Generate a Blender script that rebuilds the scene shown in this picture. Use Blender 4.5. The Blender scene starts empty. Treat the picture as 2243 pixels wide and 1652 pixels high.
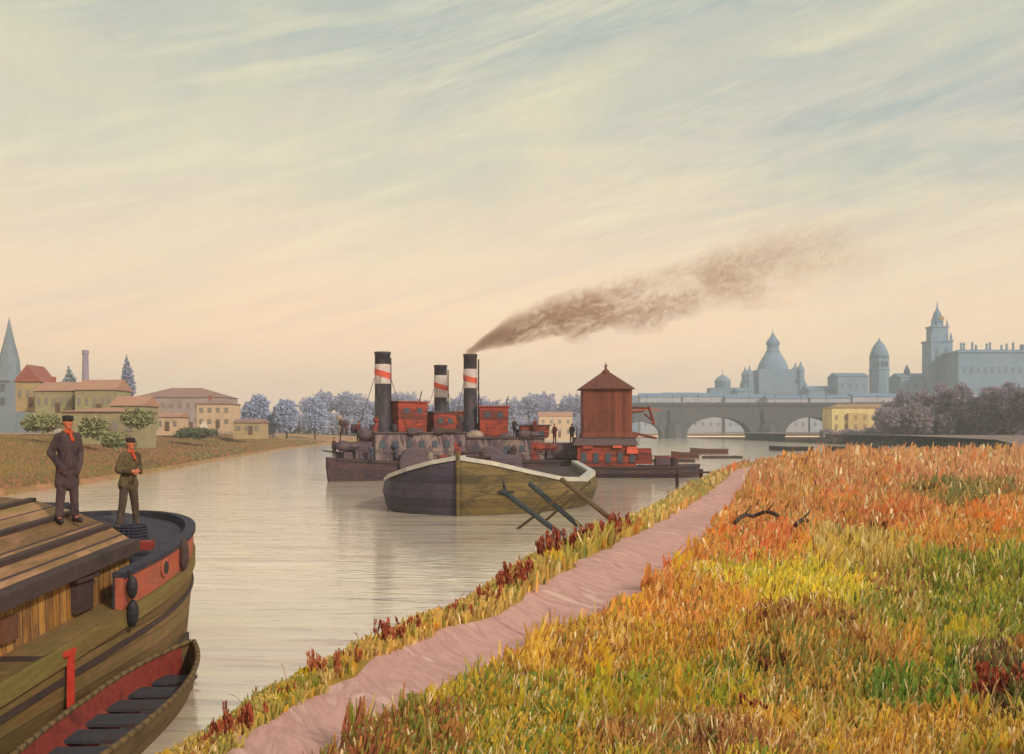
import bpy, bmesh, math, random
import numpy as np
from mathutils import Vector, Matrix, noise
R = math.radians
random.seed(7); rng = np.random.default_rng(7)
SC = bpy.context.scene; COL = SC.collection
# ------------------------------------------------------------------ camera, sky, sun, exposure
EYE = 4.5; F = 2181.0; U0 = 1121.5; V0 = 942.0          # lens in picture units, horizon row
cd = bpy.data.cameras.new('camera'); cam = bpy.data.objects.new('camera', cd); COL.objects.link(cam)
cam.location = (0, 0, EYE); cam.rotation_euler = (R(90), 0, 0)
cd.sensor_width = 36; cd.lens = 35.0; cd.shift_y = 116/2243; cd.clip_start = .1; cd.clip_end = 9000
SC.camera = cam
SC.view_settings.view_transform = 'Standard'; SC.view_settings.look = 'None'
SC.view_settings.exposure = 0.22; SC.view_settings.gamma = 1.0
SC.render.engine = 'CYCLES'; SC.cycles.use_denoising = True
SC.cycles.max_bounces = 6; SC.cycles.volume_bounces = 1; SC.cycles.transparent_max_bounces = 12
SC.cycles.volume_step_rate = 1.0; SC.cycles.caustics_reflective = False; SC.cycles.caustics_refractive = False
SUN_EL, SUN_AZ = 30, 140                                   # azimuth clockwise from +Y: right, behind the viewer

def lin(c):
    return tuple(((x/255)/12.92 if x/255 <= .04045 else ((x/255+.055)/1.055)**2.4) for x in c[:3])
def rgba(c): return (*lin(c), 1)

W = bpy.data.worlds.new('World'); SC.world = W; W.use_nodes = True
nt = W.node_tree; nt.nodes.clear(); N = nt.nodes.new; L = nt.links.new
def math_node(nt, op, a, b=None, clamp=False):
    n = nt.nodes.new('ShaderNodeMath'); n.operation = op; n.use_clamp = clamp
    for i, v in enumerate((a, b)):
        if v is None: continue
        if isinstance(v, (int, float)): n.inputs[i].default_value = v
        else: nt.links.new(v, n.inputs[i])
    return n.outputs[0]
def ramp(nt, fac, stops, interp='LINEAR'):
    n = nt.nodes.new('ShaderNodeValToRGB'); e = n.color_ramp.elements; n.color_ramp.interpolation = interp
    while len(e) < len(stops): e.new(.5)
    for el, (p, c) in zip(e, stops):
        el.position = p; el.color = c if len(c) == 4 else (*c, 1)
    nt.links.new(fac, n.inputs[0]); return n.outputs[0]
def noise_node(nt, vec, scale, detail=4, rough=.55, dist=0):
    n = nt.nodes.new('ShaderNodeTexNoise'); n.inputs['Scale'].default_value = scale
    n.inputs['Detail'].default_value = detail; n.inputs['Roughness'].default_value = rough
    n.inputs['Distortion'].default_value = dist; nt.links.new(vec, n.inputs['Vector']); return n.outputs['Fac']
def mapping(nt, vec, scale=(1, 1, 1), rot=(0, 0, 0), loc=(0, 0, 0)):
    if any(rot):                                            # turn first, then stretch
        r_ = nt.nodes.new('ShaderNodeMapping'); r_.inputs['Rotation'].default_value = rot; nt.links.new(vec, r_.inputs['Vector']); vec = r_.outputs[0]
    n = nt.nodes.new('ShaderNodeMapping'); n.inputs['Scale'].default_value = scale; n.inputs['Location'].default_value = loc
    nt.links.new(vec, n.inputs['Vector']); return n.outputs[0]
def mixc(nt, fac, a, b, mode='MIX'):
    n = nt.nodes.new('ShaderNodeMix'); n.data_type = 'RGBA'; n.blend_type = mode
    for s, v in ((0, fac), (6, a), (7, b)):
        if isinstance(v, (int, float)): n.inputs[s].default_value = v
        elif isinstance(v, tuple): n.inputs[s].default_value = v
        else: nt.links.new(v, n.inputs[s])
    return n.outputs[2]
def g(v): return (v, v, v, 1)
tc = N('ShaderNodeTexCoord').outputs['Generated']
sky = N('ShaderNodeTexSky'); sky.sky_type = 'NISHITA'; sky.sun_disc = False
sky.sun_elevation = R(SUN_EL); sky.sun_rotation = R(SUN_AZ); sky.dust_density = 3; sky.air_density = 1.0
skyc = N('ShaderNodeVectorMath'); skyc.operation = 'SCALE'; skyc.inputs[3].default_value = .09; L(sky.outputs[0], skyc.inputs[0])
sep = N('ShaderNodeSeparateXYZ'); L(tc, sep.inputs[0])
# thin veil of cloud: warm near the horizon, grey green higher up, brushed in slanting streaks
wob = noise_node(nt, tc, 2.2, 3, .5)
el = math_node(nt, 'ADD', sep.outputs[2], math_node(nt, 'MULTIPLY', math_node(nt, 'SUBTRACT', wob, .5), .16))
veil = ramp(nt, el, [(0, rgba((252, 206, 166))), (.08, rgba((250, 208, 166))), (.155, rgba((233, 205, 170))),
                     (.26, rgba((206, 196, 170))), (.38, rgba((178, 180, 164))), (.8, rgba((164, 170, 162)))])
strk = noise_node(nt, mapping(nt, tc, (2.6, 2.6, 24), (0, R(15), 0)), 2.0, 4, .55, .45)
strk2 = noise_node(nt, mapping(nt, tc, (1.6, 1.6, 9), (0, R(9), 0), (3, 1, 0)), 1.7, 5, .6, .6)
fine = noise_node(nt, mapping(nt, tc, (14, 14, 150), (0, R(19), 0)), 2.4, 6, .72, .25)
cross = noise_node(nt, mapping(nt, tc, (60, 60, 9), (0, R(-6), 0)), 2.0, 5, .7, .3)
patch = noise_node(nt, mapping(nt, tc, (3, 3, 5), (0, R(14), 0), (7, 0, 2)), 1.6, 4, .55, .5)
blue_amt = math_node(nt, 'MULTIPLY', ramp(nt, strk2, [(.40, g(0)), (.62, g(1))]), ramp(nt, sep.outputs[2], [(.12, g(0)), (.30, g(1))]))
rgt = ramp(nt, math_node(nt, 'ADD', math_node(nt, 'MULTIPLY', sep.outputs[0], .9), .5), [(.25, g(.25)), (.8, g(1))])
blue_amt = math_node(nt, 'MULTIPLY', blue_amt, rgt)
veil = mixc(nt, math_node(nt, 'MULTIPLY', blue_amt, .8), veil, rgba((142, 160, 160)))
pinkm = math_node(nt, 'MULTIPLY', ramp(nt, strk, [(.5, g(0)), (.72, g(1))]), .35)
veil = mixc(nt, pinkm, veil, rgba((206, 188, 176)))
veil = mixc(nt, ramp(nt, strk, [(.28, g(.34)), (.50, g(0))]), veil, rgba((236, 222, 180)))
veil = mixc(nt, ramp(nt, patch, [(.5, g(0)), (.75, g(.35))]), veil, rgba((220, 208, 164)))
brush = mixc(nt, ramp(nt, patch, [(.42, g(0)), (.52, g(1))]), ramp(nt, fine, [(.3, g(.22)), (.7, g(.82))]), ramp(nt, cross, [(.3, g(.42)), (.7, g(.60))]))
veil = mixc(nt, .30, veil, brush, 'SOFT_LIGHT')
skymix = mixc(nt, .92, skyc.outputs[0], veil)
below = ramp(nt, sep.outputs[2], [(.0, g(0)), (.001, g(1))])
bg = N('ShaderNodeBackground'); bg.inputs[1].default_value = 1.14; L(skymix, bg.inputs[0])
L(bg.outputs[0], N('ShaderNodeOutputWorld').inputs[0])
sl = bpy.data.lights.new('sun', 'SUN'); sl.energy = 2.4; sl.angle = R(4); sl.color = (1, .9, .76)
so = bpy.data.objects.new('sun', sl); COL.objects.link(so)
sd = Vector((math.sin(R(SUN_AZ))*math.cos(R(SUN_EL)), math.cos(R(SUN_AZ))*math.cos(R(SUN_EL)), math.sin(R(SUN_EL))))
so.rotation_euler = sd.to_track_quat('Z', 'Y').to_euler(); so.location = (0, 0, 60)

# ------------------------------------------------------------------ helpers
def X(u, Y): return (u-U0)/F*Y
def Z(v, Y): return EYE-(v-V0)/F*Y
def P(u, v, Y): return Vector((X(u, Y), Y, Z(v, Y)))

MATS = {}
def paint(name, cols, scale=1.0, stretch=(1, 1, 1), rough=.7, bump=.25, dist=.6, detail=5, rot=(0, 0, 0), chips=0.0, spec=.3, metal=0, bscale=None):
    """mottled, brushed paint or stone: a noise drives a ramp of neighbouring tones, a second one gives the ridges"""
    if name in MATS: return MATS[name]
    m = bpy.data.materials.new(name); m.use_nodes = True; nt = m.node_tree
    b = nt.nodes['Principled BSDF']; co = nt.nodes.new('ShaderNodeTexCoord').outputs['Object']
    v = mapping(nt, co, stretch, rot)
    f = noise_node(nt, v, scale, detail, .6, dist)
    n = len(cols); c = ramp(nt, f, [(.30+.40*i/(max(n-1, 1)), rgba(k)) for i, k in enumerate(cols)])
    f2 = noise_node(nt, v, scale*5.3, 4, .65, .3)
    c = mixc(nt, .35, c, ramp(nt, f2, [(.3, g(.3)), (.7, g(.75))]), 'SOFT_LIGHT')
    if chips:
        f3 = noise_node(nt, v, scale*7.7, 6, .75, .2)
        c = mixc(nt, ramp(nt, f3, [(.74-chips*.12, g(0)), (.76-chips*.12, g(.75))]), c, rgba((196, 180, 150)))
    nt.links.new(c, b.inputs['Base Color']); b.inputs['Roughness'].default_value = rough
    b.inputs['Specular IOR Level'].default_value = spec; b.inputs['Metallic'].default_value = metal
    if bump:
        bn = nt.nodes.new('ShaderNodeBump'); bn.inputs['Strength'].default_value = bump
        bn.inputs['Distance'].default_value = .04 if bscale is None else bscale
        nt.links.new(f2, bn.inputs['Height']); nt.links.new(bn.outputs[0], b.inputs['Normal'])
    MATS[name] = m; return m
def stripes(name, cols, gap, axis, width, scale=1.0, stretch=(1, 1, 1), rough=.75, gapw=.08):
    """boards: one tone per board, a dark seam between boards"""
    if name in MATS: return MATS[name]
    m = paint(name, cols, scale, stretch, rough, .2)
    nt = m.node_tree; b = nt.nodes['Principled BSDF']; old = b.inputs['Base Color'].links[0].from_socket
    co = nt.nodes.new('ShaderNodeTexCoord').outputs['Object']; s = nt.nodes.new('ShaderNodeSeparateXYZ'); nt.links.new(co, s.inputs[0])
    q = math_node(nt, 'DIVIDE', s.outputs[axis], width); fr = math_node(nt, 'FRACT', q); fl = math_node(nt, 'FLOOR', q)
    wn = nt.nodes.new('ShaderNodeTexWhiteNoise'); wn.noise_dimensions = '1D'; nt.links.new(fl, wn.inputs['W'])
    c = mixc(nt, .45, old, ramp(nt, wn.outputs['Value'], [(0, g(.22)), (1, g(.8))]), 'SOFT_LIGHT')
    seam = math_node(nt, 'LESS_THAN', fr, gapw)
    c = mixc(nt, seam, c, rgba(gap)); nt.links.new(c, b.inputs['Base Color']); return m

class MB:
    def __init__(s): s.v = []; s.f = []
    def add(s, vs, fs):
        o = len(s.v); s.v += [tuple(p) for p in vs]; s.f += [tuple(i+o for i in f) for f in fs]; return s
    def box(s, c, d, rz=0, taper=1.0):
        M = Matrix.Rotation(rz, 3, 'Z'); vs = []
        for k in (-1, 1):
            t = taper if k == 1 else 1
            for a, b in ((-1, -1), (1, -1), (1, 1), (-1, 1)):
                q = M @ Vector((a*d[0]/2*t, b*d[1]/2*t, 0)); vs.append((c[0]+q.x, c[1]+q.y, c[2]+k*d[2]/2))
        return s.add(vs, [(3, 2, 1, 0), (4, 5, 6, 7), (0, 1, 5, 4), (1, 2, 6, 5), (2, 3, 7, 6), (3, 0, 4, 7)])
    def tube(s, a, b, r0, r1=None, n=8, cap=True):
        r1 = r0 if r1 is None else r1; a = Vector(a); b = Vector(b); d = (b-a)
        if d.length < 1e-6: return s
        q = d.to_track_quat('Z', 'Y'); vs = []
        for p, r in ((a, r0), (b, r1)):
            for i in range(n):
                t = 2*math.pi*i/n; vs.append(p+q @ Vector((r*math.cos(t), r*math.sin(t), 0)))
        fs = [(i, (i+1) % n, n+(i+1) % n, n+i) for i in range(n)]
        if cap: fs += [tuple(range(n-1, -1, -1)), tuple(range(n, 2*n))]
        return s.add(vs, fs)
    def path(s, pts, r, n=8):
        for a, b in zip(pts[:-1], pts[1:]): s.tube(a, b, r, r, n)
        return s
    def ball(s, c, r, n=10, m=6):
        if not isinstance(r, (tuple, list)): r = (r, r, r)
        vs = [(c[0], c[1], c[2]-r[2])]
        for j in range(1, m):
            ph = -math.pi/2+math.pi*j/m
            for i in range(n):
                t = 2*math.pi*i/n; vs.append((c[0]+r[0]*math.cos(ph)*math.cos(t), c[1]+r[1]*math.cos(ph)*math.sin(t), c[2]+r[2]*math.sin(ph)))
        vs.append((c[0], c[1], c[2]+r[2])); fs = []
        for i in range(n): fs.append((0, 1+(i+1) % n, 1+i))
        for j in range(m-2):
            for i in range(n):
                a = 1+j*n; fs.append((a+i, a+(i+1) % n, a+n+(i+1) % n, a+n+i))
        a = 1+(m-2)*n
        for i in range(n): fs.append((a+i, a+(i+1) % n, len(vs)-1))
        return s.add(vs, fs)
    def lathe(s, c, prof, n=20, sq=None):
        vs = []; 
        for r, z in prof:
            for i in range(n):
                t = 2*math.pi*(i+.5)/n; vs.append((c[0]+r*math.cos(t), c[1]+r*math.sin(t), c[2]+z))
        k = len(prof); fs = [(j*n+i, j*n+(i+1) % n, (j+1)*n+(i+1) % n, (j+1)*n+i) for j in range(k-1) for i in range(n)]
        fs += [tuple(range(n-1, -1, -1)), tuple(range((k-1)*n, k*n))]
        return s.add(vs, fs)
    def loft(s, rings, caps=True, closed=True):
        n = len(rings[0]); vs = [p for r in rings for p in r]; fs = []
        for j in range(len(rings)-1):
            for i in range(n if closed else n-1):
                fs.append((j*n+i, j*n+(i+1) % n, (j+1)*n+(i+1) % n, (j+1)*n+i))
        if caps: fs += [tuple(range(n-1, -1, -1)), tuple(range((len(rings)-1)*n, len(rings)*n))]
        return s.add(vs, fs)
    def prism(s, poly, y0, y1):       # poly in (x,z), pushed along y
        n = len(poly); vs = [(x, y0, z) for x, z in poly]+[(x, y1, z) for x, z in poly]
        return s.add(vs, [tuple(range(n)), tuple(range(2*n-1, n-1, -1))]+[(i, n+i, n+(i+1) % n, (i+1) % n) for i in range(n)])
    def gable(s, x0, x1, y0, y1, z0, z1, over=.3, along='x'):
        if along == 'x':
            ym = (y0+y1)/2; a, b = x0-over, x1+over
            return s.add([(a, y0-over, z0), (b, y0-over, z0), (b, y1+over, z0), (a, y1+over, z0), (a, ym, z1), (b, ym, z1)],
                         [(0, 3, 2, 1), (0, 1, 5, 4), (2, 3, 4, 5), (0, 4, 3), (1, 2, 5)])
        xm = (x0+x1)/2; a, b = y0-over, y1+over
        return s.add([(x0-over, a, z0), (x1+over, a, z0), (x1+over, b, z0), (x0-over, b, z0), (xm, a, z1), (xm, b, z1)],
                     [(0, 3, 2, 1), (0, 1, 4), (1, 2, 5, 4), (2, 3, 5), (3, 0, 4, 5)])
    def hip(s, x0, x1, y0, y1, z0, z1, over=.3, k=.35):
        ym = (y0+y1)/2; d = min((x1-x0)*k, (x1-x0)/2-.01)
        x0 -= over; x1 += over; y0 -= over; y1 += over
        return s.add([(x0, y0, z0), (x1, y0, z0), (x1, y1, z0), (x0, y1, z0), (x0+d, ym, z1), (x1-d, ym, z1)],
                     [(0, 3, 2, 1), (0, 1, 5, 4), (1, 2, 5), (2, 3, 4, 5), (3, 0, 4)])
    def build(s, name, mat, parent=None, smooth=False, M=None, bevel=0):
        me = bpy.data.meshes.new(name); me.from_pydata(s.v, [], s.f); me.validate()
        bm = bmesh.new(); bm.from_mesh(me); bmesh.ops.recalc_face_normals(bm, faces=bm.faces)
        if M is not None: bmesh.ops.transform(bm, matrix=M, verts=bm.verts)
        bm.to_mesh(me); bm.free()
        if mat: me.materials.append(mat)
        if smooth: me.polygons.foreach_set('use_smooth', [True]*len(me.polygons))
        o = bpy.data.objects.new(name, me); COL.objects.link(o)
        if parent: o.parent = parent
        if bevel:
            md = o.modifiers.new('bevel', 'BEVEL'); md.width = bevel; md.segments = 2; md.limit_method = 'ANGLE'
        return o
def tag(o, label=None, cat=None, group=None, kind=None):
    for k, v in (('label', label), ('category', cat), ('group', group), ('kind', kind)):
        if v: o[k] = v
    return o
def thing(name, label, cat, loc=(0, 0, 0), rz=0, group=None):
    o = bpy.data.objects.new(name, None); COL.objects.link(o); o.location = loc; o.rotation_euler = (0, 0, rz)
    o.empty_display_size = .3
    return tag(o, label, cat, group)
def dup(o, parent=None):
    c = o.copy(); COL.objects.link(c)
    if parent: c.parent = parent
    for ch in list(o.children): dup(ch, c)
    return c
def interp(x, xs, ys): return float(np.interp(x, xs, ys))

def leaf_cloud(blobs, n, size, seed=1, flat=.5):
    """many small leaf faces spread through a few uneven blobs (c, r)"""
    r_ = np.random.default_rng(seed); vol = np.array([b[1][0]*b[1][1]*b[1][2] for b in blobs]); pick = r_.choice(len(blobs), n, p=vol/vol.sum())
    c = np.array([b[0] for b in blobs])[pick]; rad = np.array([b[1] for b in blobs])[pick]
    d = r_.normal(size=(n, 3)); d /= np.linalg.norm(d, axis=1)[:, None]
    rr = r_.random(n)**.38*(1+.16*np.sin(d[:, 0]*9+c[:, 0])+.14*np.sin(d[:, 2]*11+c[:, 1]*3))
    p = c+d*rad*rr[:, None]
    a = r_.normal(size=(n, 3)); a /= np.linalg.norm(a, axis=1)[:, None]; b = np.cross(a, r_.normal(size=(n, 3))); b /= np.linalg.norm(b, axis=1)[:, None]
    s = size*(.5+r_.random(n))[:, None]
    vs = np.stack([p-a*s-b*s*flat, p+a*s-b*s*flat, p+a*s+b*s*flat, p-a*s+b*s*flat], 1).reshape(-1, 3)
    fs = np.arange(4*n).reshape(-1, 4)
    return vs, fs
def np_mesh(name, vs, fs, mat, parent=None, cols=None):
    me = bpy.data.meshes.new(name); nv = len(vs); nf = len(fs); k = fs.shape[1]
    me.vertices.add(nv); me.vertices.foreach_set('co', vs.astype(np.float32).ravel())
    me.loops.add(nf*k); me.loops.foreach_set('vertex_index', fs.astype(np.int32).ravel())
    me.polygons.add(nf); me.polygons.foreach_set('loop_start', np.arange(0, nf*k, k, dtype=np.int32))
    me.update(calc_edges=True)
    if cols is not None:
        a = me.color_attributes.new('Col', 'FLOAT_COLOR', 'POINT'); a.data.foreach_set('color', np.c_[cols, np.ones(nv)].astype(np.float32).ravel())
    me.materials.append(mat); o = bpy.data.objects.new(name, me); COL.objects.link(o)
    if parent: o.parent = parent
    return o

# ------------------------------------------------------------------ materials
M_bank = paint('bank_soil', [(128, 104, 50), (168, 128, 56), (150, 122, 48), (186, 138, 66), (122, 118, 52)], .9, (1, 1, 1), .95, .5)
M_path = paint('pink_clay', [(180, 130, 122), (206, 158, 148), (188, 142, 134), (222, 182, 168)], .9, (2.6, .45, 1), .95, .35, 1.2, rot=(0, 0, R(-20)))
M_far = paint('far_bank', [(132, 102, 66), (170, 134, 88), (146, 112, 68), (176, 126, 92), (134, 124, 80)], .22, (.7, .4, 2), .95, 0, 1.6)
M_leaf = lambda n, cols: paint(n, cols, .5, rough=.8, bump=0)

def wmat():
    m = bpy.data.materials.new('river_water'); m.use_nodes = True; nt = m.node_tree; b = nt.nodes['Principled BSDF']
    co = nt.nodes.new('ShaderNodeTexCoord').outputs['Object']
    v = mapping(nt, co, (.10, .42, 1), (0, 0, R(6)))
    f = noise_node(nt, v, 1.0, 5, .6, 1.2)
    v2 = mapping(nt, co, (.5, 1.7, 1), (0, 0, R(-4)), (4, 2, 0)); f2 = noise_node(nt, v2, 1.1, 5, .62, .8)
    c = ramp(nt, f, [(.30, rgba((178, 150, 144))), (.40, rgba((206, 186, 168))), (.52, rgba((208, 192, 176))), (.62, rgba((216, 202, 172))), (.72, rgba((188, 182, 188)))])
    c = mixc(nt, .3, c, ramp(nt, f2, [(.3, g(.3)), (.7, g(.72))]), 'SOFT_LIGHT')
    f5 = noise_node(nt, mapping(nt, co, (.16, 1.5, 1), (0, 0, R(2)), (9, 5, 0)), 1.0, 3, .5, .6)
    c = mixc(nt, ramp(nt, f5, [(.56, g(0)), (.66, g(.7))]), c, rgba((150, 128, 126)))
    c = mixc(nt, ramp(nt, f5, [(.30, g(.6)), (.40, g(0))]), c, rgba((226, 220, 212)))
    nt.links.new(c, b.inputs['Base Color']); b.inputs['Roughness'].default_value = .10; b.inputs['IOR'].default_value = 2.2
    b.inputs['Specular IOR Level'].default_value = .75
    v3 = mapping(nt, co, (.8, 2.6, 1), (0, 0, R(3))); f3 = noise_node(nt, v3, 1.0, 2.5, .5, .7)
    bn = nt.nodes.new('ShaderNodeBump'); bn.inputs['Strength'].default_value = .36; bn.inputs['Distance'].default_value = .07
    nt.links.new(f3, bn.inputs['Height']); nt.links.new(bn.outputs[0], b.inputs['Normal']); return m
M_water = wmat()

# ------------------------------------------------------------------ the ground
SH = [(-60, -20), (-20, -10.5), (0, -5.6), (4, -4.0), (7, -2.88), (8.04, -2.52), (9.06, -2.26), (10, -2.1), (11.5, -1.68), (12.95, -1.05), (14.8, -.50), (17, .0), (21.1, .85), (29, 3.7), (46, 8.6), (70, 15), (94, 22.3), (112, 31), (125, 44), (132, 70)]
def xR(t): return interp(t, [a for a, b in SH], [b for a, b in SH])
PA = [(-40, -13, .7), (0, -3.9, .5), (5, -2.55, .56), (7.83, -1.76, .56), (8.94, -1.46, .62), (9.84, -1.10, .78), (11, -.68, .85), (12.4, -.06, .82), (14.3, .86, .84), (16, 1.36, .94), (21.1, 2.95, .98), (34.5, 7.0, .68), (50, 11.2, .55), (70, 16.2, .5), (88, 22, .45)]
PT = np.array(PA)
def smooth(a, b, t): t = max(0, min(1, (t-a)/(b-a))); return t*t*(3-2*t)
GZ = 2.0
def ground_zv(x, y):
    sm = lambda a, b, t: (lambda q: q*q*(3-2*q))(np.clip((t-a)/(b-a), 0, 1))
    s = x-np.interp(y, [a for a, b in SH], [b for a, b in SH]); w = 2.2+.02*np.maximum(y, 0); q = np.clip((s+w+1)/(w+1.25), 0, 1)
    h = -1.0+(GZ+1.0)*q*q*(3-2*q); h -= np.where(y > 45, .5*sm(45, 90, y)*(1-sm(0, 14, s)), 0)
    h += .05*np.sin(x*.9+y*.35)*sm(1, 4, s)+.03*np.sin(x*2.3-y*1.1)
    h -= .07*np.exp(-((x-np.interp(y, PT[:, 0], PT[:, 1]))/.9)**2)
    return h-np.where(y > 122, 3.2*sm(122, 131, y), 0)
def ground_z(x, y):
    """height of the near bank"""
    s = x-xR(y); w = 2.2+.02*max(y, 0)
    h = -1.0+(GZ+1.0)*smooth(-w-1.0, .25, s)
    if y > 45: h -= .5*smooth(45, 90, y)*(1-smooth(0, 14, s))
    h += .05*math.sin(x*.9+y*.35)*smooth(1, 4, s)+.03*math.sin(x*2.3-y*1.1)
    h -= .07*math.exp(-((x-float(np.interp(y, PT[:, 0], PT[:, 1])))/.9)**2)
    if y > 122: h -= 3.2*smooth(122, 131, y)
    return h
ts = np.concatenate([np.linspace(-60, 0, 20), np.linspace(1.5, 30, 96), np.linspace(31, 133, 90)])
ss = np.concatenate([np.linspace(-6.5, 0, 16), np.linspace(.2, 8, 40), np.linspace(8.6, 30, 30), np.linspace(33, 160, 26)])
vs = []; 
for t in ts:
    for s in ss:
        x = xR(t)+s; vs.append((x, t, ground_z(x, t)))
n = len(ss); fs = [(j*n+i, j*n+i+1, (j+1)*n+i+1, (j+1)*n+i) for j in range(len(ts)-1) for i in range(n-1)]
o = MB().add(vs, fs).build('ground', M_bank, smooth=True); tag(o, kind='structure')
# path, laid over the bank
vs = []; ys = np.concatenate([np.linspace(-40, 0, 14), np.linspace(.5, 88, 180)]); K = 9
for y in ys:
    c = float(np.interp(y, PT[:, 0], PT[:, 1])); w = float(np.interp(y, PT[:, 0], PT[:, 2]))
    wl = w*(1+.10*math.sin(y*1.7)+.07*math.sin(y*4.1)); wr = w*(1+.10*math.sin(y*1.3+2)+.07*math.sin(y*3.7))
    for i in range(K):
        q = i/(K-1)*2-1; x = c+(wl if q < 0 else wr)*q
        vs.append((x, y, ground_z(x, y)+.03*(1-q*q)+.012))
fs = [(j*K+i, j*K+i+1, (j+1)*K+i+1, (j+1)*K+i) for j in range(len(ys)-1) for i in range(K-1)]
tag(MB().add(vs, fs).build('path', M_path, smooth=True), kind='structure')
# river
gx = np.linspace(-700, 900, 2); 
tag(MB().add([(-700, -80, 0), (900, -80, 0), (900, 640, 0), (-700, 640, 0)], [(0, 1, 2, 3)]).build('water', M_water), kind='structure')
# far left bank
LB = [(-60, -30), (20, -33), (66, -34.5), (84, -35.5), (100, -37), (130, -41), (169, -46), (230, -53), (350, -60), (430, -48), (470, 20), (500, 120)]
def xL(t): return interp(t, [a for a, b in LB], [b for a, b in LB])
def left_z(s, t):
    k = smooth(95, 180, t)
    lo = -1+2.0*smooth(-2, 2, s)+1.1*smooth(4, 30, s)
    hi = lo+(3.6*(1-k)+.8*k)*smooth(6, 46, s)
    return hi+.25*math.sin(s*.3+t*.11)*smooth(3, 12, s)
ts = np.concatenate([np.linspace(-60, 60, 12), np.linspace(64, 260, 70), np.linspace(266, 470, 30)]); ss = np.concatenate([np.linspace(-3, 12, 16), np.linspace(14, 80, 26), np.linspace(90, 600, 20)])
vs = [(xL(t)-s, t, left_z(s, t)) for t in ts for s in ss]; n = len(ss)
fs = [(j*n+i, j*n+i+1, (j+1)*n+i+1, (j+1)*n+i) for j in range(len(ts)-1) for i in range(n-1)]
tag(MB().add(vs, fs).build('river_bank', M_far, smooth=True), kind='structure')
# flat land to the horizon
MB_ = MB()
pl = [(-1900, 430, 1.2), (-60, 430, 1.2), (-48, 470, 1.2), (20, 575, 1.2), (1900, 575, 1.2), (1900, 2500, 6), (-1900, 2500, 6)]
MB_.add(pl, [tuple(range(7))])
tag(MB_.build('far_ground', M_far), kind='structure')
# right hand far bank, below the purple trees
M_rb = paint('mauve_bank', [(110, 96, 92), (132, 112, 104), (118, 104, 110)], .1, rough=.95, bump=0)  # mottled brown and mauve ground
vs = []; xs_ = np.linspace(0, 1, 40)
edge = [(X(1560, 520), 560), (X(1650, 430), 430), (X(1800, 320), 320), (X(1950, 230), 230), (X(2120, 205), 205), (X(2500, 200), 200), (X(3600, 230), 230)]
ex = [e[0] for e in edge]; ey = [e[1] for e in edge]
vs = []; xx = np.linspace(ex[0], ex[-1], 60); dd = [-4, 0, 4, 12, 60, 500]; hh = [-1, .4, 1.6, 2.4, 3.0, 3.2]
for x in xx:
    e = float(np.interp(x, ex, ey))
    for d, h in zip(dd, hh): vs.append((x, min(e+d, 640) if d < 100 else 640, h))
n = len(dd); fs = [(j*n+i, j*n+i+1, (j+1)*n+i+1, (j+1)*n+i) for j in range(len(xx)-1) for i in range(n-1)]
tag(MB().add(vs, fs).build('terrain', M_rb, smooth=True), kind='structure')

# ------------------------------------------------------------------ city on the horizon
M_blue = paint('haze_blue_stone', [(106, 130, 158), (120, 142, 164), (112, 136, 162)], .05, rough=.9, bump=0)  # skyline stone, the blue of distance haze put into its colour
M_blue2 = paint('haze_blue_roof', [(100, 126, 154), (112, 134, 158)], .08, rough=.8, bump=0)  # roof tones carry the same painted haze blue
M_winf = paint('haze_pale_window', [(92, 110, 126), (100, 118, 132)], .5, rough=.6, bump=0)  # far windows paled in colour to stand for haze
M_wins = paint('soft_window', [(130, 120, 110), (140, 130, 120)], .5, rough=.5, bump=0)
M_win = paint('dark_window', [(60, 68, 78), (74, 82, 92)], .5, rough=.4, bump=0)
SG = 'blue buildings of the far skyline'
def windows(parent, x0, x1, y, z0, z1, nx, nz, w, h, mat=None, arch=False):
    for i in range(nx):
        for j in range(nz):
            cx = x0+(x1-x0)*(i+.5)/nx; cz = z0+(z1-z0)*(j+.5)/nz
            MB().box((cx, y-.06, cz), (w, .12, h)).build('window', mat or M_winf, parent)
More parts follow.
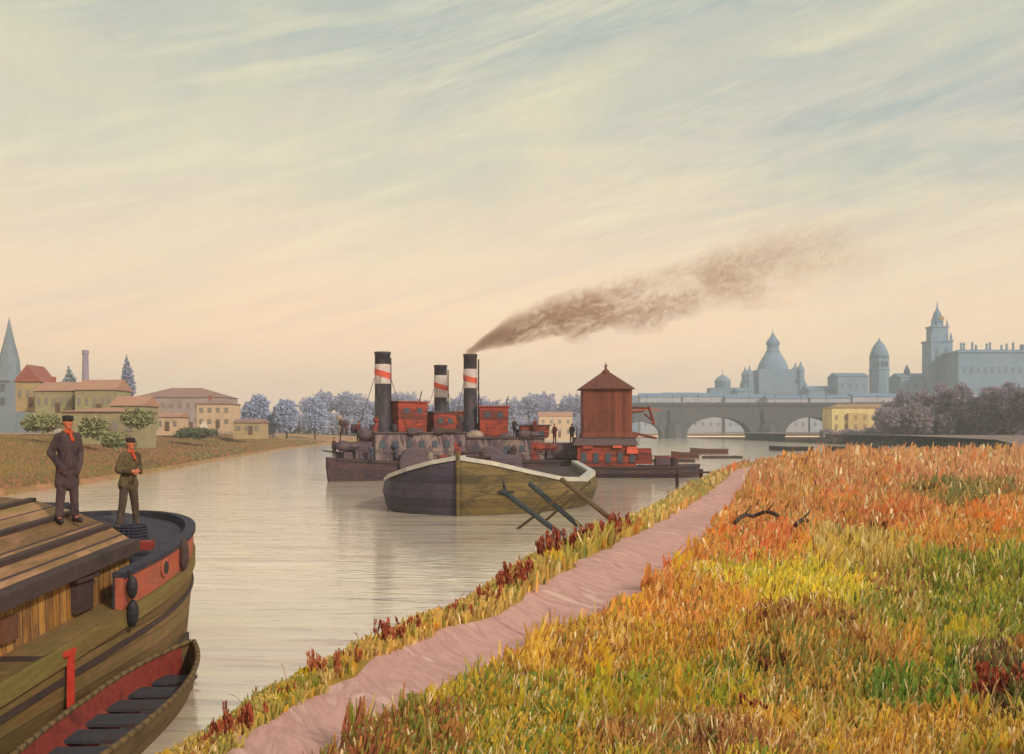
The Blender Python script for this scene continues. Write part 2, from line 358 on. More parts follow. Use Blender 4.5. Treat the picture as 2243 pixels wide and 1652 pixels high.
def church_dome():
    Y = 900; k = Y/F; cx = X(1693, Y); zb = 3
    t = thing('domed_church', 'great domed church with lantern and four corner turrets on the skyline', 'church', (cx, Y, zb), group=SG)
    def zz(v): return Z(v, Y)-zb
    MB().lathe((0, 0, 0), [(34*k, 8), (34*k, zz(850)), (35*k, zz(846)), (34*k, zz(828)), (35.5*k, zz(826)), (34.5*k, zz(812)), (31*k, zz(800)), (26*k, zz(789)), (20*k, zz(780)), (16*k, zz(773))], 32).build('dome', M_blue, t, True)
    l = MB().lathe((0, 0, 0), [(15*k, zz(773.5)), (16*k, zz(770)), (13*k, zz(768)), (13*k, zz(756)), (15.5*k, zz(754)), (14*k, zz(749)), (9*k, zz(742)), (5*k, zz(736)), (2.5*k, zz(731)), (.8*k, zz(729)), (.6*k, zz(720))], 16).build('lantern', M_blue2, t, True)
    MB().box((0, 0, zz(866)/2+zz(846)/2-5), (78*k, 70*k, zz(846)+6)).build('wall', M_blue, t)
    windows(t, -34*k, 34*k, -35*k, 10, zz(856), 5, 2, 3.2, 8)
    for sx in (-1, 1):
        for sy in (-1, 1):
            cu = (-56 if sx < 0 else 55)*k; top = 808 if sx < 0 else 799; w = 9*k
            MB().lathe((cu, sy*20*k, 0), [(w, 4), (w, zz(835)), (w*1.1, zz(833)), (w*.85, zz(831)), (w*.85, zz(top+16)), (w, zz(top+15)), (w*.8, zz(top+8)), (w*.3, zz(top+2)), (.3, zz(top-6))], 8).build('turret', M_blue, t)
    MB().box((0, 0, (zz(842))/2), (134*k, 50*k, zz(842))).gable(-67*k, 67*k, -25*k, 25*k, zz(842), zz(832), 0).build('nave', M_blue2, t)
church_dome()
def cupola():
    Y = 880; k = Y/F; zb = 3; zz = lambda v: Z(v, Y)-zb
    t = thing('small_cupola', 'low cupola with a thin finial left of the domed church', 'building', (X(1583, Y), Y, zb), group=SG)
    MB().lathe((0, 0, 0), [(17*k, 0), (17*k, zz(838)), (18.5*k, zz(836)), (16*k, zz(832)), (10*k, zz(826)), (3*k, zz(822)), (.7*k, zz(820)), (.4*k, zz(811))], 12).build('dome', M_blue, t, True)
    MB().box((0, 0, zz(850)/2), (62*k, 40*k, zz(850))).build('wall', M_blue2, t)
    windows(t, -15*k, 15*k, -20*k, 8, zz(854), 5, 2, 1.6, 3)
cupola()
def ogive_tower():
    Y = 850; k = Y/F; zb = 3; zz = lambda v: Z(v, Y)-zb
    t = thing('church_tower', 'stout tower with a pointed rounded cap between dome and tallest tower', 'tower', (X(1926, Y), Y, zb), group=SG)
    MB().lathe((0, 0, 0), [(21*k, 0), (21*k, zz(812)), (22.5*k, zz(810)), (20.5*k, zz(808)), (20.5*k, zz(786)), (22*k, zz(784))], 8).build('shaft', M_blue, t)
    MB().lathe((0, 0, 0), [(20.5*k, zz(784)), (19.5*k, zz(776)), (16.5*k, zz(767)), (12.5*k, zz(758)), (7*k, zz(751)), (3*k, zz(747)), (.5*k, zz(740))], 12).build('roof', M_blue2, t, True)
    for i in (-1, 0, 1): MB().box((i*9*k, -20.2*k, zz(798)), (3*k, .8, 11*k)).build('window', M_win, t)
ogive_tower()
def tall_tower():
    Y = 780; k = Y/F; zb = 3; zz = lambda v: Z(v, Y)-zb
    t = thing('palace_tower', 'tallest stepped tower with spire beside the palace', 'tower', (X(2053, Y), Y, zb), group=SG)
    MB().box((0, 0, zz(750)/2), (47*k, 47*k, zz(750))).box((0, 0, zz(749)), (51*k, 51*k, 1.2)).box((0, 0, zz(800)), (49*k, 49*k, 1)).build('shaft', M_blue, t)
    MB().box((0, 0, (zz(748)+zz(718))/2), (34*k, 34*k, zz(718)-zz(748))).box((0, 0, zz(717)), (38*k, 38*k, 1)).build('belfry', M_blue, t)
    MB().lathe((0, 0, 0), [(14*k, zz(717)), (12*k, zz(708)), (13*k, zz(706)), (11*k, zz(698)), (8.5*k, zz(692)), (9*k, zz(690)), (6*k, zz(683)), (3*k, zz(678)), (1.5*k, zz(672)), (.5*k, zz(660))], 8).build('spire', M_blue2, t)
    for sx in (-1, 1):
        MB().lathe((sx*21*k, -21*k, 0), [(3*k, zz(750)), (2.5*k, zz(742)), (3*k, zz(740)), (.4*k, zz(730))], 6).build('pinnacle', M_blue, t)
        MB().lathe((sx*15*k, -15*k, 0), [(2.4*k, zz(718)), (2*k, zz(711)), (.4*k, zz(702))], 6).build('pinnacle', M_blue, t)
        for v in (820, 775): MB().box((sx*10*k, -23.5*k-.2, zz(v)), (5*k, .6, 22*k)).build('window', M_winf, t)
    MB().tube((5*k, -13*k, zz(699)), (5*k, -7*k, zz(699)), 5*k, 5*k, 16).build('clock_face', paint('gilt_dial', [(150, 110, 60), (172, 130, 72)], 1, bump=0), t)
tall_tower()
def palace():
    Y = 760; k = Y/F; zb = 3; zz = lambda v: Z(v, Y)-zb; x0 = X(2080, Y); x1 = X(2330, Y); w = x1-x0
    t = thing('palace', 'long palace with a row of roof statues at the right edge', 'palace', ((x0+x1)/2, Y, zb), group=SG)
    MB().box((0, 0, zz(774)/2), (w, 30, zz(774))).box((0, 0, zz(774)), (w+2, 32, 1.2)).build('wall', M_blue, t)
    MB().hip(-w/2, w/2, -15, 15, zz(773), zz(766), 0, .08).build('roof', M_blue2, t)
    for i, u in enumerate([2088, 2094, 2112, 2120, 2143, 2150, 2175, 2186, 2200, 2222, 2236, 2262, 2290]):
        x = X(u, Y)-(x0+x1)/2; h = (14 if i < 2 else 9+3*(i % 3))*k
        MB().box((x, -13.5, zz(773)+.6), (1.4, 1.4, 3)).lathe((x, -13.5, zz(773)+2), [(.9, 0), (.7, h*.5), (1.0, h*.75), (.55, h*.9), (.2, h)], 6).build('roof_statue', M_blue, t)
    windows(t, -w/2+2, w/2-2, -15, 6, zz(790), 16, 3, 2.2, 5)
    MB().box((X(2247, Y)-(x0+x1)/2, -3, zz(790)/2+6), (8, 8, zz(755))).build('turret', M_blue, t)
palace()
blk = [(1380, 1450, 872, 866, 'low blue terrace at the left end of the skyline, just right of the timber tower'),
       (1452, 1530, 866, 860, 'blue terrace with a shallow roof between timber tower and small cupola'),
       (1608, 1640, 858, 850, 'narrow gabled block directly left of the domed church'),
       (1762, 1822, 856, 846, 'gabled block directly right of the domed church'),
       (1824, 1890, 826, 817, 'tall flat block left of the stout capped tower'),
       (1960, 2024, 828, 818, 'tall block between the stout capped tower and the tallest tower')]
for i, (a, b, v1, v2, lab) in enumerate(blk):
    Y = 840-i*9; x0, x1 = X(a, Y), X(b, Y); w = x1-x0; zz = lambda v: Z(v, Y)-2
    t = thing('town_block', lab, 'building', ((x0+x1)/2, Y, 2), group=SG)
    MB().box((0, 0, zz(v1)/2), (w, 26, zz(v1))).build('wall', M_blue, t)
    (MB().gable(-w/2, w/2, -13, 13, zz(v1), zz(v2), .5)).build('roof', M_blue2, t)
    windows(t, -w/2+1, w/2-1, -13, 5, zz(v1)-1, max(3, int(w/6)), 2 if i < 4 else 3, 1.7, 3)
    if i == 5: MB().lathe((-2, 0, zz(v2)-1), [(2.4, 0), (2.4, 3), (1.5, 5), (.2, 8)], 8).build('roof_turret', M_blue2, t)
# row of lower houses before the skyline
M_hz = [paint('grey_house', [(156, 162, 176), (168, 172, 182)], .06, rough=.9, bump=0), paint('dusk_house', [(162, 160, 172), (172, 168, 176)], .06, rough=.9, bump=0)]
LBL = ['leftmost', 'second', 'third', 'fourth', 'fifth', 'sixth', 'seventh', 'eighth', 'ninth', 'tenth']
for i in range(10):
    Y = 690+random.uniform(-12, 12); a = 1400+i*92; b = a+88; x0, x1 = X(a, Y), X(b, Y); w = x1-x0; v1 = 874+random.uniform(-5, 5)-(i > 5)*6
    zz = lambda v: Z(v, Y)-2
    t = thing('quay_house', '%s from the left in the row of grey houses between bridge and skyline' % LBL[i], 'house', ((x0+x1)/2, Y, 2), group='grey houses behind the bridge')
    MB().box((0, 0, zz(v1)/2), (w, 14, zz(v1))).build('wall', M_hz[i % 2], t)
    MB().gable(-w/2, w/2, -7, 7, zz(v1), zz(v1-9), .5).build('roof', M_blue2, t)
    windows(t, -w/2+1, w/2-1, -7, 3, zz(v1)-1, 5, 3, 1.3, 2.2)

# ------------------------------------------------------------------ stone arch bridge
M_br = paint('bridge_stone', [(76, 74, 78), (90, 86, 86), (80, 80, 90), (98, 90, 86)], .12, (1, 1, 1), .95, .2)
def bridge():
    Y = 540; k = Y/F; x0 = X(1385, Y); x1 = X(2050, Y); top = Z(887, Y)
    t = thing('stone_bridge', 'grey stone arch bridge spanning the river before the city', 'bridge', (0, Y, 0))
    arches = [(1362, 1446, 924), (1500, 1638, 914), (1712, 1830, 914), (1880, 1990, 916)]
    xs = np.linspace(x0, x1, 420); d = 7
    def bot(x):
        u = U0+x/k
        for a, b, c in arches:
            if a < u < b:
                q = (u-(a+b)/2)/((b-a)/2); return max(Z(952, Y)+(Z(c, Y)-Z(952, Y))*math.sqrt(max(0, 1-q*q)), .2)
        return -1.0
    rings = [[(x, -d, bot(x)), (x, d, bot(x)), (x, d, top+(1.2 if 1440 < U0+x/k < 1800 else 0)*0), (x, -d, top)] for x in xs]
    MB().loft(rings).build('wall', M_br, t)
    MB().box(((x0+x1)/2, -d, top+.55), (x1-x0, .7, 1.1)).build('parapet', M_br, t)
    MB().box(((x0+x1)/2, d, top+.55), (x1-x0, .7, 1.1)).build('parapet', M_br, t)
    MB().box(((x0+x1)/2, -d-.3, top-.5), (x1-x0, .6, .5)).build('cornice', M_br, t)
    for a, b in zip(arches[:-1], arches[1:]):
        u = (a[1]+b[0])/2; x = X(u, Y)
        MB().lathe((x, -d, 0), [(4.2, -1), (4.0, 6.5), (3.4, 7.5), (0.3, 9)], 6).build('cutwater', M_br, t)
        MB().box((x, -d-.9, 12), (5.5, 1.6, 7)).build('pier', M_br, t)
    for i in range(12):
        x = x0+(i+.5)*(x1-x0)/12; MB().tube((x, -d, top+1.1), (x, -d, top+4.4), .14, .09).ball((x, -d, top+4.6), .4).build('lamp_post', M_win, t)
bridge()
# cream building on the right bank
M_cream = paint('cream_wall', [(206, 180, 122), (222, 204, 140), (210, 186, 132), (228, 210, 152)], .15, (1, 1, .3), .9, .1)
M_rfb = paint('brown_roof', [(150, 118, 92), (166, 134, 104)], .2, rough=.9)
def cream_house():
    Y = 400; zb = 2.8; zz = lambda v: Z(v, Y)-zb
    x0, x1 = X(1812, Y), X(1950, Y); w = x1-x0
    t = thing('cream_warehouse', 'cream yellow block standing in front of the bridge near its right end', 'building', ((x0+x1)/2, Y, zb))
    MB().box((0, 0, zz(894)/2), (w, 12, zz(894))).build('wall', M_cream, t)
    MB().hip(-w/2, w/2, -6, 6, zz(894), zz(885), .5, .2).build('roof', M_rfb, t)
    MB().box((-w*.1, -6.6, zz(905)/2), (w*.32, 1.3, zz(905))).build('annexe', paint('ochre_wall', [(190, 160, 108), (200, 172, 118)], .2), t)
    for i in range(7): 
        for j in range(2): MB().box((-w/2+w*(i+.5)/7, -6.05 if abs(-w/2+w*(i+.5)/7+w*.1) > w*.17 else -7.3, 3+j*3.6), (1.1, .14, 1.9)).build('window', paint('warm_window', [(150, 128, 92), (160, 140, 104)], 1, bump=0), t)
cream_house()

# ------------------------------------------------------------------ tree masses
def treeline(name, pts, n, size, cols, label=None, seed=3, trunks=True):
    r_ = random.Random(seed); blobs = []
    for (u, v, Y, rw, rh) in pts:
        k = Y/F
        for _ in range(3): blobs.append(((X(u, Y)+r_.uniform(-.4, .4)*rw*k, Y+r_.uniform(-6, 6), Z(v, Y)+r_.uniform(-.3, .3)*rh*k), (rw*k*r_.uniform(.6, .95), rw*k*.8, rh*k*r_.uniform(.6, .95))))
    vs, fs = leaf_cloud(blobs, n, size, seed)
    vs[:, 2] = np.maximum(vs[:, 2], .3)
    lm = paint(name+'_leaf', cols, .08, rough=.9, bump=0); nt = lm.node_tree; b = nt.nodes['Principled BSDF']; tr = nt.nodes.new('ShaderNodeBsdfTranslucent'); nt.links.new(b.inputs['Base Color'].links[0].from_socket, tr.inputs[0]); mx = nt.nodes.new('ShaderNodeMixShader'); mx.inputs[0].default_value = .5
    nt.links.new(b.outputs[0], mx.inputs[1]); nt.links.new(tr.outputs[0], mx.inputs[2]); nt.links.new(mx.outputs[0], nt.nodes['Material Output'].inputs[0])
    return tag(np_mesh(name, vs, fs, paint(name+'_leaf', cols, .08, rough=.9, bump=0)), label, name.replace('_', ' '), kind='stuff')
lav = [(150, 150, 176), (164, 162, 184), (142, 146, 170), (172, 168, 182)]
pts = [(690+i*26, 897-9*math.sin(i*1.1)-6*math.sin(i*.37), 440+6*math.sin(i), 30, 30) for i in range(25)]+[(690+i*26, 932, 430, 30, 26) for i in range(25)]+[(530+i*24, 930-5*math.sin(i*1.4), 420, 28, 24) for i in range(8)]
treeline('distant_wood', pts, 120000, .42, [(182, 180, 206), (190, 186, 208), (178, 180, 204), (196, 188, 202)], 'hazy lavender wood along the far bank behind the tugs', 3)  # lavender is distance haze put into the leaf colours
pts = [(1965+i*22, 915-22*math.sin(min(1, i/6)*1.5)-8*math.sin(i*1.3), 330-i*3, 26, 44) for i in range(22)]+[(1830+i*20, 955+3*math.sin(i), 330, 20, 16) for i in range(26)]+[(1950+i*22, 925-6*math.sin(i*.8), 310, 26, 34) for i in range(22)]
treeline('purple_wood', pts, 130000, .4, [(166, 148, 162), (174, 156, 160), (158, 146, 168), (176, 158, 150), (166, 150, 172)], 'dusky purple wood filling the far right bank above the meadow', 4)  # purple leaf tones stand in for haze, air too thin here
def tree(name, label, u, v_top, v_base, Y, rw, cols, n=2600, size=.35, slim=False, zb=None, seed=1, group=None):
    k = Y/F; zb = Z(v_base, Y) if zb is None else zb; top = Z(v_top, Y)-zb; w = rw*k
    t = thing(name, label, 'tree', (X(u, Y), Y, zb), group=group); r_ = random.Random(seed)
    tr = MB().tube((0, 0, -.5), (0, 0, top*.55), .05*w+.12, .06, 7)
    for i in range(6):
        a = i*1.05; z = top*(.25+.08*i); tr.tube((0, 0, z), (math.cos(a)*w*.5, math.sin(a)*w*.5, z+top*.16), .08, .03, 5)
    tr.build('trunk', paint('bark', [(70, 56, 46), (92, 74, 58)], 2, (4, 4, .6)), t)
    bl = []
    if slim:
        for i in range(9):
            q = i/8; rr = w*(.9*math.sin(math.pi*min(.97, q*.8+.16)))*.9; bl.append(((r_.uniform(-.1, .1)*w, r_.uniform(-.1, .1)*w, top*(.12+.86*q)), (max(rr, w*.15), max(rr, w*.15), top*.11)))
    else:
        for i in range(8):
            a = r_.uniform(0, 6.28); q = r_.uniform(.1, .62)*w; bl.append(((math.cos(a)*q, math.sin(a)*q, top*r_.uniform(.18, .70)), (w*r_.uniform(.38, .6),)*2+(top*r_.uniform(.2, .28),)))
        bl.append(((0, 0, top*.8), (w*.5, w*.5, top*.2)))
    vs, fs = leaf_cloud(bl, n, size, seed); np_mesh('crown', vs, fs, paint(name+'_foliage', cols, .3, rough=.85, bump=0), t); return t
haze_bluec = [(146, 156, 190), (158, 166, 196), (152, 160, 188)]  # leaf tones lightened and blued to imitate haze
tree('round_tree', 'rounded blue tree next to the long mauve roof on the far bank', 568, 864, 962, 330, 38, haze_bluec, 12000, .3, seed=5, group='blue round trees on the far bank')
tree('round_tree', 'wide low blue tree nearest the red earth bank', 628, 874, 964, 325, 40, haze_bluec, 12000, .3, seed=6, group='blue round trees on the far bank')
tree('round_tree', 'rightmost of the three blue round trees, touching the lavender wood', 690, 870, 962, 345, 36, haze_bluec, 12000, .3, seed=7, group='blue round trees on the far bank')
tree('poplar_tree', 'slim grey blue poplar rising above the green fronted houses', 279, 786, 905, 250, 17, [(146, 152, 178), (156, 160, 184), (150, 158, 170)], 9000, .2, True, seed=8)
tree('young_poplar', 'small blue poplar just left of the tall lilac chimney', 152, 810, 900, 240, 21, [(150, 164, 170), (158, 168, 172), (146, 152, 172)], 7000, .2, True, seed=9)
# bushes on the far slope
for i, (u, v, Y, rw, rh, lab) in enumerate([(430, 948, 190, 44, 12, 'dark green shrub low on the far bank below the ochre house'), (92, 925, 128, 42, 20, 'olive shrub on the slope between spire and standing man'),
        (205, 935, 130, 30, 24, 'green shrub on the slope just right of the tall man\'s cap'), (248, 962, 118, 24, 18, 'bright green shrub directly behind the shorter man\'s cap'), (300, 915, 140, 34, 22, 'rounded green shrub under the poplar')]):
    k = Y/F; zc = Z(v, Y)
    vs, fs = leaf_cloud([((0, 0, 0), (rw*k, rw*k*.7, rh*k)), ((rw*k*.5, 0, -.1), (rw*k*.6, rw*k*.5, rh*k*.8)), ((-rw*k*.6, 0, -.2), (rw*k*.5, rw*k*.5, rh*k*.7))], 2600, .16, 20+i)
    o = np_mesh('shrub', vs, fs, paint('shrub_leaf%s' % 'ab'[i > 0], [(92, 96, 70), (104, 108, 84)] if i == 0 else [(140, 138, 96), (152, 142, 102), (138, 144, 98), (158, 140, 108)], .5, bump=0)); o.location = (X(u, Y), Y, zc); tag(o, lab, 'shrub', 'shrubs on the far bank')

# ------------------------------------------------------------------ buildings on the left bank
M_lil = paint('lilac_brick', [(128, 122, 156), (142, 132, 152), (150, 120, 140)], .3, (1, 1, .3), .9, .1)
M_spire = paint('spire_slate', [(100, 114, 130), (118, 130, 140), (108, 116, 138)], .15, rough=.85, bump=0)
M_wall = {'green': paint('green_plaster', [(140, 140, 102), (158, 150, 110), (150, 134, 104), (136, 146, 106)], .35, (.4, 1, 1), .9, .2),
          'ochre': paint('ochre_plaster', [(192, 162, 132), (204, 174, 142), (186, 154, 130)], .3, (.6, 1, 1), .9, .2),
          'mauve': paint('mauve_plaster', [(150, 130, 126), (166, 146, 136), (156, 140, 148)], .3, (.6, 1, 1), .9, .2),
          'tan': paint('tan_plaster', [(160, 136, 100), (176, 152, 110), (150, 136, 106)], .3, (.6, 1, 1), .9, .2)}
M_rf = {'red': paint('red_tile', [(134, 82, 72), (156, 96, 84), (142, 84, 84)], .5, (.4, 1, 2), .9, .2), 'pink': paint('pink_tile', [(166, 116, 104), (176, 134, 108), (170, 108, 112)], .5, (.3, 1, 2), .9, .2),
        'mauve': paint('mauve_tile', [(136, 102, 92), (150, 116, 106), (142, 110, 108)], .3, (.3, 1, 2), .9, .2)}
def house(name, label, u0, u1, v_roof, v_eave, v_base, Y, wall, roof, depth=9, nx=4, nz=1, chim=0, along='x', hip=False, door=True):
    x0, x1 = X(u0, Y), X(u1, Y); w = x1-x0; zb = Z(v_base, Y); e = Z(v_eave, Y)-zb; r = Z(v_roof, Y)-zb
    t = thing(name, label, 'building', ((x0+x1)/2, Y, zb))
    MB().box((0, 0, e/2-.5), (w, depth, e+1)).build('wall', M_wall[wall], t)
    q = MB(); (q.hip if hip else q.gable)(-w/2, w/2, -depth/2, depth/2, e, r, .35, *([] if hip else [along]))
    rf = q.build('roof', M_rf[roof], t)
    for i in range(chim): MB().box((-w*.3+i*w*.5, .4, r+.2), (.7, .7, 1.8)).build('chimney', M_rf['red'], rf)
    for i in range(nx):
        for j in range(nz):
            wd = MB().box((-w/2+w*(i+.5)/nx, -depth/2-.03, e*(j+.6)/(nz+.15)), (min(1.1, w/nx*.45), .12, min(1.5, e/nz*.4))).build('window', M_wins, t)
    if door: MB().box((w*.12, -depth/2-.04, 1.0), (1, .14, 2)).build('door', paint('door_wood', [(96, 70, 54), (110, 84, 62)], 1), t)
    return t
# spire church
def spire_church():
    Y = 520; k = Y/F; zb = 2; zz = lambda v: Z(v, Y)-zb
    t = thing('spired_church', 'tall slender blue church spire at the left edge', 'church', (X(20, Y), Y, zb))
    MB().box((0, 0, zz(835)/2), (50*k, 40*k, zz(835))).build('tower', M_spire, t)
    MB().lathe((0, 0, 0), [(27*k, zz(835)), (23*k, zz(815)), (21*k, zz(790)), (14*k, zz(760)), (13*k, zz(757)), (6*k, zz(725)), (1.2*k, zz(700)), (.4*k, zz(694))], 8).build('spire', M_spire, t)
    MB().box((40*k, 0, zz(868)/2), (70*k, 36*k, zz(868))).gable(5*k, 75*k, -18*k, 18*k, zz(868), zz(850), .4).build('nave', M_spire, t)
    for v in (850, 880): MB().box((-4*k, -20.3*k, zz(v)), (8*k, .5, 16*k)).build('window', M_win, t)
spire_church()
Y = 420; zz = lambda v: Z(v, Y)-2
t = thing('factory_chimney', 'tall lilac factory chimney above the pink roofed houses', 'chimney', (X(187, Y), Y, 2)); k = Y/F
MB().lathe((0, 0, 0), [(9*k, 0), (7.5*k, zz(840)), (6.2*k, zz(778)), (7.4*k, zz(776)), (7.4*k, zz(768)), (5.5*k, zz(767))], 16).build('stack', M_lil, t, False)
MB().lathe((0, 0, 0), [(12*k, 0), (12*k, zz(880)), (9*k, zz(876))], 4).build('plinth', M_lil, t)
house('gabled_house', 'dark red pyramid roofed house beside the church spire', 52, 104, 801, 838, 892, 210, 'tan', 'red', 7, 3, 1, 0, 'y')
house('long_house', 'green fronted house with a pink roof left of the lilac chimney', 100, 178, 837, 858, 905, 205, 'green', 'pink', 9, 5, 1, 1)
house('pink_roof_house', 'house with long pink roof between lilac chimney and poplar', 186, 268, 832, 856, 908, 200, 'green', 'pink', 9, 5, 1)
house('terrace_house', 'pale green house under the poplar at the end of the slope', 262, 330, 868, 890, 930, 175, 'green', 'pink', 8, 4, 1)
house('riverside_shed', 'olive shed with a wide flat roof behind the two men', 160, 322, 894, 903, 968, 150, 'green', 'pink', 8, 5, 1, 0, hip=True)
house('long_warehouse', 'long low warehouse under a mauve brown roof on the far bank', 310, 508, 850, 872, 940, 290, 'mauve', 'mauve', 12, 11, 2, 0, hip=True)
house('ochre_house', 'ochre house in front of the right end of the long warehouse', 444, 516, 876, 886, 938, 250, 'ochre', 'mauve', 9, 4, 2, 1, hip=True)
house('small_cottage', 'low tan cottage in front of the left end of the long warehouse', 338, 402, 904, 914, 944, 230, 'ochre', 'pink', 7, 4, 1, 0)
house('boat_shed', 'low pale boat shed between the ochre house and the blue trees', 520, 580, 918, 926, 952, 240, 'tan', 'mauve', 7, 3, 1, 0)
house('cream_cottage', 'pale yellow cottage seen under the lavender wood left of the timber tower', 1180, 1252, 902, 912, 958, 400, 'ochre', 'pink', 9, 4, 2, 0)
def bank_grass(n):
    r_ = np.random.default_rng(5); t = 66*(4.6**r_.random(n)); sx = np.interp(t, [a for a, b in LB], [b for a, b in LB]); q = .6+r_.random(n)**1.4*60; x = sx-q
    z = np.array([left_z(a, b) for a, b in zip(q, t)]); pn = np.sin(x*.13+t*.05)+np.sin(t*.17-x*.07)+r_.normal(0, .6, n)
    pal = np.array([lin(c) for c in [(150, 120, 78), (170, 136, 88), (136, 128, 80), (180, 128, 98), (126, 110, 72), (160, 150, 100)]]); col = pal[((pn+3)*1.1).astype(int) % 6]*(.85+.35*r_.random(n))[:, None]
    h = (.12+.0010*t)*(.4+r_.random(n)); w = (.05+.0007*t)*(.4+r_.random(n)); la = r_.normal(0, .3, n)
    z0 = 0*x; vs = np.stack([np.c_[x-w, t, z-.05], np.c_[x+w, t, z-.05], np.c_[x+w*.4+la*h, t+.1, z+h], np.c_[x-w*.4+la*h, t+.1, z+h]], 1).reshape(-1, 3)
    return vs, np.arange(4*n).reshape(-1, 4), np.repeat(col, 4, 0)
# white sailing boat under the bank
Y = 205; t = thing('sailing_boat', 'tiny white sailing boat lying under the ochre house', 'boat', (X(447, Y), Y, Z(950, Y)))
MB().loft([[(x, -w, .5), (x, -w*.6, -.1), (x, w*.6, -.1), (x, w, .5)] for x, w in ((-1.9, .5), (-.8, .75), (.8, .7), (2.1, .05))]).build('hull', paint('white_paint', [(214, 206, 188), (228, 220, 204)], 1), t)
MB().tube((0, 0, .2), (0, 0, 3.1), .05).build('mast', M_rf['mauve'], t)
MB().prism([(.08, .7), (.9, .7), (.08, 3.0)], -.02, .02).prism([(-.08, .8), (-1.1, .8), (-.08, 2.9)], -.02, .02).build('sail', MATS['white_paint'], t)
# red earth strip on the far bank
vs = []; K = 6; us = np.linspace(330, 760, 60)
M_red = paint('red_earth', [(170, 118, 90), (186, 134, 104), (160, 108, 84), (190, 142, 104)], .12, (.5, 2, 1), .95, .3)
o = []
for u in us:
    for j in range(K):
        Yb = interp(u, [330, 530, 760], [112, 185, 350])+j/(K-1)*interp(u, [330, 530, 760], [45, 60, 40]); x = X(u, Yb); s = xL(Yb)-x
        o.append((x, Yb, left_z(max(s, -3), Yb)+.12+.1*math.sin(u*.11+j)))
fs = [(j*K+i, j*K+i+1, (j+1)*K+i+1, (j+1)*K+i) for j in range(len(us)-1) for i in range(K-1)]
tag(MB().add(o, fs).build('terrain', M_red, smooth=True), kind='structure')

# ------------------------------------------------------------------ figures
def capsule(mb, a, b, r0, r1):
    mb.ball(a, r0, 12, 8); mb.ball(b, r1, 12, 8); mb.tube(a, b, r0, r1, 12)
def fuse(mb, name, mat, parent, voxel, smooth_it=3, wrinkle=0, seed=0, M=None):
    o = mb.build(name, mat, None, True)
    md = o.modifiers.new('r', 'REMESH'); md.mode = 'VOXEL'; md.voxel_size = voxel; md.use_smooth_shade = True
    sm = o.modifiers.new('s', 'SMOOTH'); sm.iterations = smooth_it; sm.factor = .5
    dg = bpy.context.evaluated_depsgraph_get(); me = bpy.data.meshes.new_from_object(o.evaluated_get(dg)); old = o.data
    o.modifiers.clear(); o.data = me; bpy.data.meshes.remove(old)
    if wrinkle:
        for v in me.vertices:
            q = v.co; d = noise.noise(Vector((q.x*7+seed, q.y*7, q.z*4)))*wrinkle+noise.noise(Vector((q.x*20, q.y*20+seed, q.z*9)))*wrinkle*.5
            v.co = q+v.normal*d
    me.polygons.foreach_set('use_smooth', [True]*len(me.polygons))
    if not me.materials: me.materials.append(mat)
    if M is not None: me.transform(M)
    o.parent = parent; return o
SKIN = paint('ruddy_skin', [(176, 98, 70), (190, 112, 80), (164, 84, 62)], 9, rough=.6, bump=.05)
CL = {'plum': paint('plum_cloth', [(62, 50, 56), (84, 68, 70), (72, 56, 58), (50, 44, 54)], 6, (1, 1, .5), .95, .4), 'umber': paint('umber_cloth', [(86, 70, 50), (70, 56, 48), (104, 88, 60), (64, 48, 50)], 6, (1, 1, .5), .95, .4),
      'brown': paint('brown_cloth', [(92, 74, 60), (74, 60, 54), (108, 90, 68)], 6, (1, 1, .5), .95, .4), 'scarf': paint('red_scarf', [(176, 60, 38), (190, 80, 46), (156, 48, 34)], 12, rough=.9), 'cap': paint('dark_cap', [(48, 42, 46), (62, 54, 56)], 8, rough=.9),
      'boot': paint('boot_leather', [(42, 36, 36), (58, 48, 44)], 8, rough=.6), 'rust': paint('rust_cloth', [(110, 50, 44), (84, 44, 48)], 6, rough=.9)}
